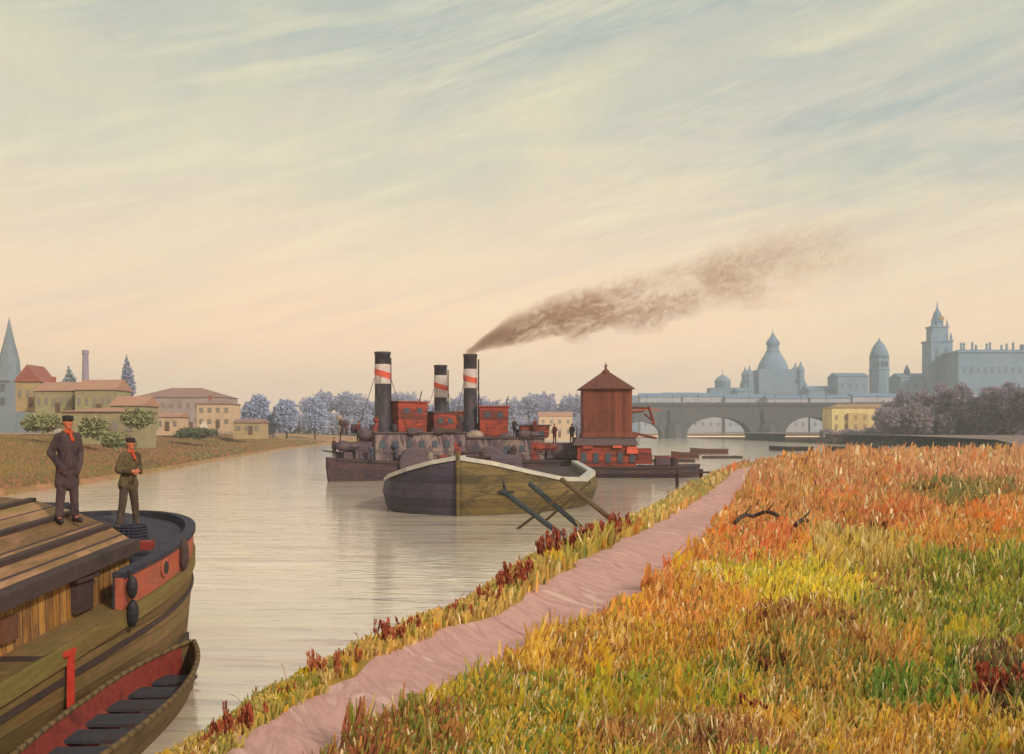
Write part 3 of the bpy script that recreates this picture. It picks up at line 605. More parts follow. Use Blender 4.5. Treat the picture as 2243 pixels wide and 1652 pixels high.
def person(label, loc, rz, h, coat, legs, arms='down', spread=.12, lean=0, near=True, long_coat=.25, group=None, scarf=True):
    """standing figure facing -y in its own frame, h = height to the crown"""
    k = h/1.78; t = thing('person', label, 'person', loc, rz, group); t.scale = (k*.86, k*.86, k)
    vx = .011 if near else .03; L_ = lean
    hip = Vector((0, 0, .93)); chest = Vector((0, -L_*.6, 1.30)); neck = Vector((0, -L_, 1.50)); head = Vector((0, -L_*1.25-.01, 1.66))
    b = MB(); capsule(b, (0, 0, .96), chest-Vector((0, 0, .04)), .135, .15); b.ball(chest, (.185, .115, .17), 14, 9); capsule(b, neck-Vector((0, 0, .06)), head-Vector((0, 0, .05)), .06, .058)
    b.ball(head, (.078, .095, .118), 16, 12); b.ball(head+Vector((0, -.05, -.075)), (.05, .045, .045), 10, 8)     # skull, jaw
    capsule(b, head+Vector((0, -.092, .012)), head+Vector((0, -.112, -.022)), .011, .017)                      # nose
    for s in (-1, 1):
        b.ball(head+Vector((s*.079, .008, -.005)), (.014, .022, .034), 8, 6); b.ball(head+Vector((s*.032, -.078, .028)), (.024, .014, .009), 8, 6)
    b.ball(head+Vector((0, -.092, -.052)), (.026, .012, .008), 8, 6)
    cm = MB(); tm = MB(); boots = []; hands = []
    for s in (-1, 1):
        hp = Vector((s*.095, 0, .92)); kn = Vector((s*(.10+spread*.5), -.02, .50)); an = Vector((s*(.10+spread), .01, .09)); ft = an+Vector((s*.03, -.16, -.05))
        capsule(b, hp, kn, .085, .055); capsule(b, kn, an, .055, .038); capsule(b, an, ft, .04, .03)
        capsule(tm, hp, kn, .108, .085); capsule(tm, kn, an+Vector((0, 0, .05)), .085, .072)
        bo = MB(); capsule(bo, an+Vector((0, .02, -.035)), ft+Vector((0, 0, 0)), .052, .045); capsule(bo, an+Vector((0, .0, .0)), an+Vector((0, 0, .12)), .055, .065); boots.append(bo)
        sh = Vector((s*.19, -L_*.9, 1.42))
        if arms == 'down': el = Vector((s*.27, .03-L_*.5, 1.15)); wr = Vector((s*.26, -.07-L_*.4, .92)); hd = Vector((0, -.15, -1))
        elif arms == 'pockets': el = Vector((s*.30, .07-L_*.5, 1.17)); wr = Vector((s*.215, -.07-L_*.3, .98)); hd = Vector((-s*.5, -.25, -.8))
        else: el = Vector((s*.28, .02-L_*.5, 1.16)); wr = Vector((s*.12, -.21-L_*.5, 1.12)); hd = Vector((-s*.9, -.25, .1))
        hd.normalize(); capsule(b, sh, el, .055, .042); capsule(b, el, wr, .042, .028)
        pc = wr+hd*.05; side = hd.cross(Vector((0, 1, 0))); side.normalize()
        capsule(b, wr, pc+hd*.02, .028, .034)
        capsule(b, pc-side*.022, pc-side*.022+hd*.045, .018, .017); capsule(b, pc+side*.022, pc+side*.022+hd*.045, .018, .017)
        fr = Vector((0, -1, 0)) if arms != 'front' else Vector((0, .2, -1))
        for i, ln in enumerate((.062, .072, .068, .05)):
            f0 = pc+hd*.045+side*(-.031+i*.0205); f1 = f0+hd*ln*.55+fr*.008; f2 = f1+hd*ln*.35+fr*.022
            if near: capsule(b, f0, f1, .0098, .009); capsule(b, f1, f2, .009, .0075)
        if near:
            th = pc-side*.03; capsule(b, th, th-side*.025+hd*.03+fr*.008, .0115, .010); capsule(b, th-side*.025+hd*.03+fr*.008, th-side*.022+hd*.06+fr*.02, .010, .0085)
        capsule(cm, sh, el, .082, .07); capsule(cm, el, wr-hd*.02, .07, .052)
        if arms == 'pockets': capsule(cm, wr-hd*.03, wr+hd*.10, .056, .062); capsule(cm, wr+hd*.10, wr+hd*.19, .062, .055)      # hands deep in the coat pockets
    body = fuse(b, 'body', SKIN, t, vx*.75 if near else .02, 2 if near else 1)
    cm.ball(chest+Vector((0, 0, -.01)), (.235, .16, .19), 14, 9); capsule(cm, (0, 0, 1.0), chest-Vector((0, 0, .05)), .18, .175)
    capsule(cm, neck-Vector((.09, 0, .06)), neck-Vector((-.09, 0, .06)), .085, .085)
    for s in (-1, 0, 1): capsule(cm, (s*.075, 0, .98), (s*(.09+spread*.25), 0, .98-long_coat), .125, .13)
    fuse(cm, 'coat', coat, t, vx*1.2, 3, .014, 3)
    capsule(tm, (-.06, 0, .95), (.06, 0, .95), .125, .125)
    fuse(tm, 'trousers', legs, t, vx*1.2, 3, .01, 5)
    for bo in boots: fuse(bo, 'boot', CL['boot'], t, vx, 2)
    cp = MB().ball(head+Vector((0, .008, .055)), (.098, .118, .062), 18, 8).ball(head+Vector((0, .01, .095)), (.108, .125, .03), 18, 6).ball(head+Vector((0, -.11, .052)), (.066, .06, .012), 14, 6)
    fuse(cp, 'cap', CL['cap'], t, vx, 2)
    if near:
        hr = MB().ball(head+Vector((0, .035, .0)), (.084, .078, .085), 14, 9); hr.build('hair', paint('brown_hair', [(70, 48, 36), (88, 62, 44)], 30, rough=.8), t, True)
        for s in (-1, 1): MB().ball(head+Vector((s*.031, -.083, .018)), (.010, .007, .006), 8, 6).build('eye', paint('eye_dark', [(30, 26, 26), (40, 34, 32)], 5, bump=0, rough=.3), t, True)
    if scarf:
        sc = MB()
        for i in range(12):
            a = i*math.pi/6; a2 = (i+1)*math.pi/6; q = lambda a: neck+Vector((.072*math.cos(a), .078*math.sin(a), .005))
            capsule(sc, q(a), q(a2), .033, .033)
        capsule(sc, neck+Vector((0, -.09, -.02)), neck+Vector((.02, -.15, -.13)), .03, .035)
        fuse(sc, 'neckerchief', CL['scarf'], t, vx, 2)
    return t

# ------------------------------------------------------------------ the near barge
M_hull = stripes('hull_boards', [(96, 74, 46), (124, 94, 56), (110, 92, 52), (132, 98, 66), (100, 86, 48)], (62, 46, 40), 2, .27, 1.3, (1, .35, 2.4), .8, .05)
M_olive = paint('olive_board', [(110, 98, 50), (128, 112, 60), (118, 92, 52), (134, 108, 70)], 1.6, (1, .3, 3), .8, .3)
M_plank = stripes('coaming_boards', [(150, 106, 56), (176, 126, 64), (132, 92, 54), (184, 138, 78)], (78, 56, 48), 1, .24, 1.6, (1, 2.4, .4), .8, .10)
M_roofb = stripes('roof_boards', [(138, 106, 74), (120, 92, 60), (158, 116, 86), (128, 108, 62)], (70, 54, 58), 0, .42, 1.4, (1.6, .3, 1), .85, .09)
M_navy = paint('navy_paint', [(52, 48, 60), (66, 58, 66), (46, 46, 62), (84, 72, 70)], 2.2, (1, 1, 1), .8, .4, chips=.25)
M_redp = paint('red_paint', [(160, 72, 54), (180, 88, 66), (168, 92, 70), (146, 82, 62)], 1.8, (1, .5, 1), .7, .25, chips=.15)
M_dark = paint('tarred_wood', [(58, 46, 46), (74, 58, 54), (64, 48, 52)], 2.2, (1, .5, 1), .8, .3)
M_iron = paint('dark_iron', [(44, 42, 48), (58, 54, 58)], 4, rough=.5, bump=.2, metal=.3)
CX = -9.8
def bw(Y, tip=25.5):
    if Y <= 17.6: return 3.3
    q = (Y-17.6)/(tip-17.6); return 3.3*math.sqrt(max(0.0004, 1-q**2.0))
def bz(Y): return interp(Y, [-12, 12.5, 16.6, 20, 25.5], [1.25, 1.3, 1.5, 1.7, 2.05])
def bz2(Y): return interp(Y, [16.6, 20, 25.5], [2.03, 2.2, 2.36])
barge = thing('moored_barge', 'big brown timber barge with hatch roof and red bow band filling the left foreground', 'barge', (CX, 0, 0))
ST = list(np.linspace(-12, 17, 30))+list(np.linspace(17.4, 25.4, 40))+[25.49]
rings = []
for y in ST:
    w = bw(y); zt = bz(y); wl = w*.985; t_ = min(1, max(0, (y-18.9)/6.6)); cut = .35*t_
    rings.append([(-w, y, zt), (-w+.02, y-cut*.2, zt*.55), (-wl+.05, y-cut*.5, .1), (-wl*.8, y-cut, -.8), (wl*.8, y-cut, -.8), (wl-.05, y-cut*.5, .1), (w-.02, y-cut*.2, zt*.55), (w, y, zt)])
hull = MB().loft(rings).build('hull', M_hull, barge)
def strake(zf, th, hgt, y0, y1, mat, name, side=1, parent=barge):
    rr = []; yy = list(np.linspace(y0, y1, 60))
    for y in yy:
        w = bw(y)+th; z = zf(y)
        if w < .2: w = .2
        rr.append([(side*(w-th-.06), y, z-hgt/2), (side*w, y, z-hgt/2), (side*w, y, z+hgt/2), (side*(w-th-.06), y, z+hgt/2)])
    return MB().loft(rr).build(name, mat, parent)
for s in (1, -1):
    strake(lambda y: bz(y)-.16, .06, .28, -12, 25.2, M_olive, 'sheer_board', s)
    strake(lambda y: bz(y)*.62, .02, .09, -12, 23.0, M_dark, 'rub_strake', s)
    strake(lambda y: .16, .012, .16, -12, 21.0, M_dark, 'waterline_board', s)
# raised bow band
yy = np.linspace(16.6, 25.45, 50)
for s in (1, -1):
    rr = [[(s*(bw(y)+.005), y, bz(y)), (s*(bw(y)+.02), y, bz2(y)), (s*max(bw(y)-.12, 0.01), y, bz2(y)), (s*max(bw(y)-.12, 0.01), y, bz(y))] for y in yy]
    bw_ = MB().loft(rr).build('bow_bulwark', M_redp, barge)
    rr = [[(s*(bw(y)+.06), y, bz2(y)+.002), (s*(bw(y)+.06), y, bz2(y)+.09), (s*max(bw(y)-.17, .01), y, bz2(y)+.09), (s*max(bw(y)-.17, .01), y, bz2(y)+.002)] for y in yy]
    MB().loft(rr).build('capping_rail', M_navy, barge)
    rr = [[(s*max(bw(y)-.125, .01), y, bz(y)+.02), (s*max(bw(y)-.125, .01), y, bz2(y)-.004), (s*max(bw(y)-.16, .008), y, bz2(y)-.004), (s*max(bw(y)-.16, .008), y, bz(y)+.02)] for y in yy]
    MB().loft(rr).build('bulwark_lining', M_navy, barge)
    if s == 1: 
        y = 18.6; MB().tube((bw(y)-.02, y, 1.93), (bw(y)+.075, y, 1.93), .135, .12, 20).build('hawse_hole', M_iron, bw_)
        MB().lathe((0, 0, 0), [(.13, 0), (.18, .01), (.18, .035), (.13, .045)], 20).build('hawse_rim', M_redp, bw_, M=Matrix.Translation((bw(y)+.02, y, 1.93)) @ Matrix.Rotation(R(90), 4, 'Y'))
rr = [[(-max(bw(y)-.1, .02), y, bz2(y)-.10), (0, y, bz2(y)+.04), (max(bw(y)-.1, .02), y, bz2(y)-.10), (max(bw(y)-.1, .02), y, bz2(y)-.3), (-max(bw(y)-.1, .02), y, bz2(y)-.3)] for y in np.linspace(18.62, 25.35, 30)]
MB().loft(rr).build('foredeck', M_navy, barge)
rr = [[(-3.22, y, bz(y)-.02), (3.22, y, bz(y)-.02), (3.22, y, bz(y)-.1), (-3.22, y, bz(y)-.1)] for y in np.linspace(-11.9, 18.6, 10)]
MB().loft(rr).build('side_deck', M_olive, barge)
# hatch: coaming walls, eave board and arched board roof
def ez(y): return 2.12+.045*(y-13)
for s in (1, -1):
    rr = [[(s*2.62, y, bz(y)-.05), (s*2.72, y, bz(y)-.05), (s*2.70, y, ez(y)), (s*2.6, y, ez(y))] for y in np.linspace(-10, 18.45, 8)]
    co_ = MB().loft(rr).build('hatch_coaming', M_plank, barge)
    rr = [[(s*2.66, y, ez(y)-.10), (s*2.90, y, ez(y)-.12), (s*2.88, y, ez(y)+.10), (s*2.64, y, ez(y)+.12)] for y in np.linspace(-10.1, 18.5, 8)]
    MB().loft(rr).build('eave_board', M_dark, barge)
RP = [(-2.75, .06), (-2.3, .34), (-1.7, .60), (-.9, .82), (0, .92), (.9, .82), (1.7, .60), (2.3, .34), (2.75, .06)]
rr = [[(x, y, ez(y)+z) for x, z in RP]+[(x*.98, y, ez(y)+z-.12) for x, z in RP[::-1]] for y in np.linspace(-10, 18.55, 10)]
roof = MB().loft(rr).build('hatch_roof', M_roofb, barge)
for x, z in ((2.3, .34), (1.7, .60), (.9, .82), (-.9, .82), (-1.7, .6)):
    rr = [[(x-.06, y, ez(y)+z-.01), (x+.06, y, ez(y)+z-.03), (x+.06, y, ez(y)+z+.05), (x-.06, y, ez(y)+z+.06)] for y in np.linspace(-10, 18.5, 6)]
    MB().loft(rr).build('batten', M_dark, roof)
poly = [(x*.97, ez(18.4)+z-.05) for x, z in RP]+[(2.6, 1.55), (-2.6, 1.55)]
MB().prism(poly, 18.36, 18.44).build('hatch_end', M_dark, barge)
# fittings
MB().box((2.76, 16.3, 1.80), (.12, .62, .52)).box((2.80, 16.3, 2.08), (.18, .8, .06)).build('side_hatch', M_dark, barge)
MB().box((2.76, 13.9, 1.72), (.10, .42, .34)).build('vent_panel', paint('rust_board', [(120, 76, 52), (98, 64, 52)], 2), barge)
MB().tube((3.42, 16.7, 1.75), (3.38, 16.7, 2.15), .03, .03, 8).ball((3.43, 16.7, 1.86), (.09, .11, .20)).ball((3.43, 16.72, 1.42), (.10, .13, .24)).build('fender', M_iron, barge)
MB().ball((bw(19.9)+.08, 19.9, 2.02), (.10, .12, .34), 12, 8).build('fender', M_dark, barge)
MB().box((3.375, 13.35+1.15, .78), (.05, .15, .92)).box((3.38, 14.45, 1.27), (.05, .34, .07)).build('draught_mark', paint('signal_red', [(190, 52, 38), (206, 66, 46)], 4, bump=.2), barge)
for x in (.4, 1.5): MB().lathe((x, 20.0, bz2(20)-.05), [(.13, 0), (.12, .38), (.19, .40), (.19, .48), (.1, .52)], 12).build('bollard', M_navy, barge, True)
MB().box((2.6, 19.2, 2.28), (.5, .34, .16)).build('deck_box', paint('crimson_box', [(130, 44, 40), (150, 58, 48)], 4), barge)
wl = MB().tube((-1.9, 22.2, 2.72), (-.1, 22.2, 2.72), .17, .17, 14); wl.build('windlass', M_navy, barge, True)
for x in (-1.97, -.03): MB().box((x, 22.2, 2.55), (.14, .4, .60)).build('windlass_post', M_navy, barge)
for (x, y, s_, nm) in ((1.9, 20.6, .34, 'a'), (.2, 20.9, .4, 'b')):
    q = MB()
    for i in range(5):
        pts = [(x+s_*math.cos(a)*(1-.03*i), y+s_*math.sin(a)*(1-.03*i), bz2(20.6)+.05+i*.062) for a in np.linspace(0, 2*math.pi, 22)]; q.path(pts, .033, 6)
    tag(q.build('rope_coil', M_navy, None, True), 'dark rope coil on the barge foredeck, the %s one' % ('nearer the red bow band' if nm == 'a' else 'further inboard'), 'rope', 'rope coils on the foredeck').location = (CX, 0, 0)
person('taller man in a dark plum coat and red neckerchief standing on the hatch roof', (X(147, 17.6), 17.6, ez(17.6)+.53), R(52), 1.90, CL['plum'], CL['plum'], 'pockets', .06, .02, long_coat=.32)
person('shorter man in brown coat and red neckerchief standing legs apart on the foredeck', (X(281, 22.4), 22.4, bz2(22.4)), R(58), 2.06, CL['umber'], CL['brown'], 'front', .12, .06, long_coat=.12)

# rowing boat alongside
def rowboat(name, label, loc, rz, Ln, Bm, outer, inner, slat, ns=6, group=None, h=.46):
    t = thing(name, label, 'rowing boat', loc, rz, group)
    def prof(q): return Bm/2*(math.sin(math.pi*(.12+.88*(1-q)))**.75 if q > .4 else 1.0*min(1, (.80+.5*q))) if True else 0
    st = np.linspace(0, 1, 26); sec = lambda q, o: None
    def ring(q, off):
        w = max(Bm/2*(1-abs((q-.42)/.60)**2.6 if q > .42 else 1-.22*((.42-q)/.42)**2), .012)-off; w = max(w, .006); zt = h*(1+.35*max(0, q-.5)**1.3*2); y = (q-.5)*Ln; lift = .10*max(0, q-.7)/.3
        return [(-w, y, zt), (-w*.88, y, zt*.5), (-w*.55, y, -.12+off*1.2+lift), (w*.55, y, -.12+off*1.2+lift), (w*.88, y, zt*.5), (w, y, zt)]
    MB().loft([ring(q, 0) for q in st], True, False).build('hull', outer, t)
    MB().loft([ring(q, .045) for q in st[:-1]], False, False).build('lining', inner, t)
    gw = MB()
    for s in (0, 5):
        pts = [ring(q, .02)[s] for q in st]
        gw.path([(p[0], p[1], p[2]+.02) for p in pts], .045, 6)
    gw.build('gunwale', outer, t, True)
    for i in range(ns):
        q = .12+.72*i/(ns-1); r_ = ring(q, .05); w = r_[4][0]
        MB().box((0, r_[0][1], h*.45), (2*w, .34 if h > .6 else .52, .045)).build('thwart', slat, t)
    return t
M_rb2 = paint('boat_brown', [(92, 72, 48), (112, 88, 56), (78, 62, 46)], 2, (1, .4, 1), .8, .3)
rb = rowboat('rowing_boat', 'open rowing boat with red inside and dark thwarts lying against the near barge', (-5.58, 14.6, .06), R(2.5), 6.4, 1.3, M_rb2, paint('boat_red', [(116, 44, 38), (136, 54, 44), (92, 40, 38)], 2.5, rough=.75), paint('thwart_blue', [(48, 48, 56), (60, 60, 66), (66, 50, 52)], 3), 7, h=.5)

# ------------------------------------------------------------------ tug boats
M_tughull = paint('tug_hull', [(62, 48, 56), (84, 60, 58), (54, 46, 60), (96, 70, 58)], .9, (.5, 1, 2.5), .75, .25, chips=.35)
M_tugdk = paint('tug_purple', [(74, 62, 74), (96, 78, 82), (64, 56, 70)], 1.2, (.4, 1, 2), .8, .25, chips=.4)
M_crm = paint('tug_cream', [(66, 54, 66), (84, 68, 76), (100, 82, 88), (140, 120, 114), (88, 70, 78), (70, 58, 70)], .38, (1.2, 1.2, .5), .8, .2, dist=1.5)
M_fun = paint('funnel_black', [(58, 50, 60), (78, 64, 66), (50, 46, 58), (70, 60, 70)], 1.4, (1, 1, .5), .7, .2, chips=.1)
M_band = paint('band_white', [(204, 186, 180), (188, 172, 172), (216, 202, 190)], 1.5, rough=.7)
M_bred = paint('band_red', [(196, 74, 56), (208, 98, 76)], 2, rough=.7)
M_tred = paint('tug_red', [(132, 54, 40), (160, 66, 46), (92, 46, 44), (120, 58, 48)], 1.2, (.4, 1, 2.4), .75, .25, chips=.15)
def tug(label, fx, fy, ang, La, Lb, fr, ftop, red, house_h=4.1, beam=4.6, band=(.70, .80), fore=True, seed=1):
    """local x = forward, the funnel stands on the origin"""
    r_ = random.Random(seed); t = thing('steam_tug', label, 'tug boat', (fx, fy, 0), ang, 'steam tugs at anchor')
    st = np.linspace(0, 1, 30); rings = []
    for q in st:
        x = -Lb+(La+Lb)*q; w = beam/2*(1-abs((q-.45)/.56)**3.2 if q > .45 else 1-.45*((.45-q)/.45)**3); w = max(w, .03); zt = 1.65+.75*max(0, q-.55)**1.4*2+.25*max(0, .3-q)
        rings.append([(x, -w, zt), (x, -w*.96, zt*.55), (x-.2*q, -w*.8, -.2), (x-.5*q, -w*.4, -.8), (x-.5*q, w*.4, -.8), (x-.2*q, w*.8, -.2), (x, w*.96, zt*.55), (x, w, zt)])
    hl = MB().loft(rings).build('hull', M_tughull, t)
    rb_ = MB()
    for s in (0, 7): rb_.path([(r[s][0], r[s][1]*1.02, r[s][2]-.18) for r in rings[::2]], .10, 6)
    rb_.build('rub_rail', M_dark, hl)
    # cabin block with windows
    x0, x1 = -Lb*.62, 1.6; hb = MB().box(((x0+x1)/2, 0, (1.6+house_h)/2), (x1-x0, beam*.66, house_h-1.6)).build('deck_house', M_crm, t, bevel=.06)
    MB().box(((x0+x1)/2, 0, house_h+.06), (x1-x0+.5, beam*.76, .12)).build('roof', M_tugdk, hb)
    nw = int((x1-x0)/1.3)
    for s in (-1, 1):
        for i in range(nw):
            xx = x0+(i+.5)*(x1-x0)/nw; MB().box((xx, s*(beam*.33+.02), house_h-1.0), (.55, .08, .6)).build('window', M_win, hb)
        MB().box((x0+.9, s*(beam*.33+.02), 2.5), (.75, .08, 1.7)).build('door', M_tred, hb)
        MB().lathe((0, 0, 0), [(1.3, -.25), (1.5, -.1), (1.5, .1), (1.3, .25)], 18).build('paddle_box', M_tugdk, t, M=Matrix.Translation((-1.8, s*(beam/2+.1), 1.5)) @ Matrix.Rotation(R(90), 4, 'X'))
    if fore:
        MB().box((2.5, 0, 2.5), (1.9, beam*.55, 1.9), taper=.86).build('fore_house', M_tugdk, t, bevel=.05)
        MB().box((3.9, 0, 2.1), (1.0, beam*.4, .9), taper=.8).build('skylight', M_tugdk, t)
    # funnel
    fz = house_h-.3; H = ftop-fz
    fn = MB().lathe((0, 0, fz), [(fr*1.25, 0), (fr*1.25, .5), (fr, .62), (fr, H-.25), (fr*1.07, H-.22), (fr*1.07, H), (fr*.85, H), (fr*.85, H-.4)], 20).build('funnel', M_fun, t, True)
    b0, b1 = band
    MB().lathe((0, 0, fz), [(fr+.012, H*b0-.45), (fr+.02, H*b0-.4), (fr+.02, H*b1+.35), (fr+.012, H*b1+.4)], 20).build('white_band', M_band, fn, True)
    n = 20; vs = []
    for i in range(n+1):
        a = 2*math.pi*i/n; dz = .22*math.sin(a+2.2); vs += [((fr+.035)*math.cos(a), (fr+.035)*math.sin(a), fz+H*(b0+b1)/2-.28+dz), ((fr+.035)*math.cos(a), (fr+.035)*math.sin(a), fz+H*(b0+b1)/2+.28+dz)]
    MB().add(vs, [(2*i, 2*i+2, 2*i+3, 2*i+1) for i in range(n)]).build('red_band', M_bred, fn, True)
    MB().tube((-fr-.15, 0, fz), (-fr-.15, 0, ftop-.5), .07).build('steam_pipe', M_iron, fn)
    for i in range(4):
        a = math.pi/4+i*math.pi/2; MB().tube((math.cos(a)*fr, math.sin(a)*fr, ftop-2.2), (math.cos(a)*2.6, math.sin(a)*2.0, house_h), .025, .025, 4).build('guy_wire', M_iron, fn)
    # red upper works
    for j, (xa, xb, zt, wd) in enumerate(red):
        rr_ = MB().box(((xa+xb)/2, 0, (house_h+.12+zt)/2), (xb-xa, wd, zt-house_h-.12), taper=1.06).build('wheelhouse' if j == 0 else 'red_cabin', M_tred, t, bevel=.05)
        MB().box(((xa+xb)/2, 0, zt+.06), (xb-xa+.45, wd+.4, .12)).build('roof', M_tugdk if j else M_tred, rr_)
        for s in (-1, 1):
            for q in (.27, .73): MB().box((xa+(xb-xa)*q, s*(wd/2+.03), zt-.75), (min(.5, (xb-xa)*.3), .1, .5)).build('window', M_win, rr_)
        if j == 0: MB().tube((xa+.1, 0, zt+.1), (xa-.1, .1, zt+1.1), .05).build('flagstaff', M_dark, rr_)
    # cowl ventilators
    for (cx_, cy_) in ((1.15, .9), (-.9, -1.1), (-Lb*.55, .6)):
        v_ = MB().tube((cx_, cy_, house_h), (cx_, cy_, house_h+1.1), .16, .16, 10).ball((cx_+.05, cy_, house_h+1.2), (.3, .26, .28)); v_.build('ventilator', M_tred, t, True)
    # masts, rails, bitts
    MB().tube((4.3 if fore else 3, 0, 1.8), (4.2 if fore else 3, 0, 6.0), .08, .05).build('mast', M_dark, t)
    MB().tube((-Lb+1.2, 0, 1.7), (-Lb+1.0, 0, 4.9), .07, .04).build('mast', M_dark, t)
    for s in (0, 7):
        ra = MB(); pts = [Vector((r[s][0], r[s][1]*.94, r[s][2]+.85)) for r in rings[1:-2:2]]
        ra.path(pts, .035, 5)
        for p in pts: ra.tube(p, p-Vector((0, 0, .9)), .03, .03, 5)
        ra.build('railing', M_tugdk, t)
    for xx in (La-2.0, -Lb+2.4): MB().box((xx, .5, 2.1), (.3, .3, .9)).box((xx, -.5, 2.1), (.3, .3, .9)).build('bitt', M_dark, t)
    MB().lathe((0, 0, 0), [(.26, -.06), (.38, 0), (.26, .06)], 14).build('lifebuoy', M_band, t, M=Matrix.Translation((x0+2.4, -beam*.33-.12, 2.6)) @ Matrix.Rotation(R(90), 4, 'X'))
    q = MB().tube((La-1.2, 0, 2.5), (La+.3, 0, 2.7), .09, .06); q.build('bowsprit', M_dark, t)
    return t
T1 = (X(838, 90), 90); a1 = math.atan2(-3.0, -3.9)
tug('leftmost steam tug, broadest funnel, bow rounded towards open water', *T1, a1, 5.6, 13, .70, 11.55, [(-4.0, -1.0, 7.0, 2.3), (-7.3, -4.9, 6.1, 2.0)], 4.2, seed=1, band=(.68, .80))
T2 = (X(965, 106), 106); a2 = R(200)
tug('middle steam tug with the shortest funnel between the other two', *T2, a2, 6, 9, .68, Z(800, 106), [(-3.6, -1.3, 6.4, 2.4), (2.2, 3.8, 6.3, 2.0)], 4.2, seed=2, band=(.60, .80))
T3 = (X(1030, 97), 97); a3 = R(184)
tug('right hand steam tug whose funnel gives off the brown smoke', *T3, a3, 5, 11.5, .66, Z(776, 97), [(-3.6, -.9, 6.7, 2.3), (-7.6, -4.9, 4.9, 1.9)], 3.7, seed=3, band=(.66, .78), fore=False)
def cargo(t, items):
    for (x, y, z, sx, sy, sz, m, nm) in items:
        q = MB(); 
        for i in range(3): q.ball((x+(i-1)*sx*.3, y+.1*(-1)**i, z+sz*.25), (sx*.42, sy*.5, sz*(.42+.10*((i*7) % 3))), 10, 6)
        q.build(nm, m, t, True)
T1o, T2o, T3o = [o for o in bpy.data.objects if o.name.startswith('steam_tug')]
cargo(T3o, [(-9.4, .9, 2.0, 2.6, 1.6, 1.1, M_tugdk, 'tarpaulin'), (-7.2, 1.2, 2.6, 1.8, 1.2, .8, M_tred, 'red_tarpaulin'), (-10.6, -.4, 2.2, 1.4, 1.4, 1.2, M_dark, 'coal_heap'), (-5.6, 1.5, 3.9, 1.6, 1.0, .7, M_tugdk, 'tarpaulin'), (2.0, 1.6, 3.8, 1.4, 1.0, .7, M_tugdk, 'ship_boat')])
cargo(T1o, [(3.9, .6, 2.9, 1.6, 1.4, .8, M_tugdk, 'tarpaulin'), (1.9, .8, 3.9, 1.6, 1.3, .9, M_tugdk, 'tarpaulin'), (-5.6, 1.4, 4.2, 2.0, .9, .6, M_dark, 'ship_boat'), (-2.4, 1.6, 4.2, 1.2, .7, .6, M_tugdk, 'coal_heap')])
cargo(T2o, [(4.5, .8, 2.6, 1.6, 1.3, 1.2, M_tugdk, 'tarpaulin'), (-2.6, 1.5, 4.2, 1.6, .9, .8, M_dark, 'ship_boat')])
MB().box((-9.0, 0, 2.5), (3.4, 3.0, 1.5), taper=.93).build('stern_house', M_tugdk, T3o, bevel=.05)
M_clut = [M_tugdk, M_dark, M_tred, M_tughull, M_tugdk, paint('faded_blue', [(60, 62, 82), (76, 76, 90)], 1), paint('pale_canvas', [(140, 122, 116), (160, 140, 126)], 1)]
def clutter(t, x0, x1, zr, zd, n, seed, hw):
    r_ = random.Random(seed)
    for i in range(n):
        x = x0+(x1-x0)*(i+r_.random())/n; roof = r_.random() < .55; y = r_.uniform(-1.2, 1.5) if roof else r_.choice((-1, 1))*r_.uniform(hw-.35, hw); z = zr if roof else zd; m = r_.choice(M_clut); k = r_.randrange(4); q = MB(); s = r_.uniform(.5, 1.0)
        if k == 0: q.box((x, y, z+s*.45), (s*1.2, s*.8, s*.9), r_.uniform(0, 3), .92).build('crate', m, t, bevel=.03)
        elif k == 1: q.lathe((x, y, z), [(s*.3, 0), (s*.38, s*.4), (s*.38, s*.6), (s*.3, s*1.0)], 12).build('barrel', m, t, True)
        elif k == 2: q.tube((x, y, z), (x, y, z+s*1.3), .13, .13, 10).ball((x+.08, y, z+s*1.4), (.3, .25, .26)).build('ventilator', m, t, True)
        else: q.ball((x, y, z+s*.2), (s*.9, s*.55, s*.55), 10, 6).ball((x+s*.5, y, z+s*.1), (s*.6, s*.5, s*.4), 10, 6).build('tarpaulin', m, t, True)
clutter(T1o, -9, 5, 4.2, 1.8, 26, 5, 2.1); clutter(T2o, -7, 5, 4.2, 1.8, 18, 6, 2.1); clutter(T3o, -7, 4, 3.8, 1.8, 26, 7, 2.1)
def onto(tx, ang, lx, ly): return (tx[0]+lx*math.cos(ang)-ly*math.sin(ang), tx[1]+lx*math.sin(ang)+ly*math.cos(ang))
PG = 'crew on the tugs'
crew = [(T1, a1, 2.3, -.3, 3.45, 'rust', 'crewman in rust red on the fore house of the leftmost tug'), (T1, a1, -4.4, -.2, 4.32, 'rust', 'crewman standing between the two red cabins of the leftmost tug'),
        (T1, a1, -8.3, .3, 4.32, 'plum', 'dark clad crewman aft of the red cabins, left of the shortest funnel'), (T2, a2, -1.0, 1.4, 4.32, 'plum', 'crewman in dark clothes at the foot of the shortest funnel'),
        (T3, a3, -4.3, .4, 3.82, 'plum', 'crewman right behind the red wheelhouse of the smoking tug'), (T3, a3, -8.2, .6, 3.27, 'rust', 'crewman in rust red at the stern of the smoking tug'),
        (T3, a3, -9.9, .5, 3.27, 'plum', 'outermost crewman at the stern of the smoking tug, beside the timber tower'), (T3, a3, -6.2, 1.3, 3.82, 'rust', 'crewman in rust red on the deck house roof of the smoking tug'),
        (T1, a1, 4.9, .1, 2.0, 'plum', 'crewman alone on the bow of the leftmost tug')]
for (tx, an, lx, ly, z, c, lab) in crew:
    x, y = onto(tx, an, lx, ly); person(lab, (x, y, z), random.uniform(-1, 1), 1.85, CL[c], CL['plum'], 'pockets', .05, .03, False, .35, PG, False)

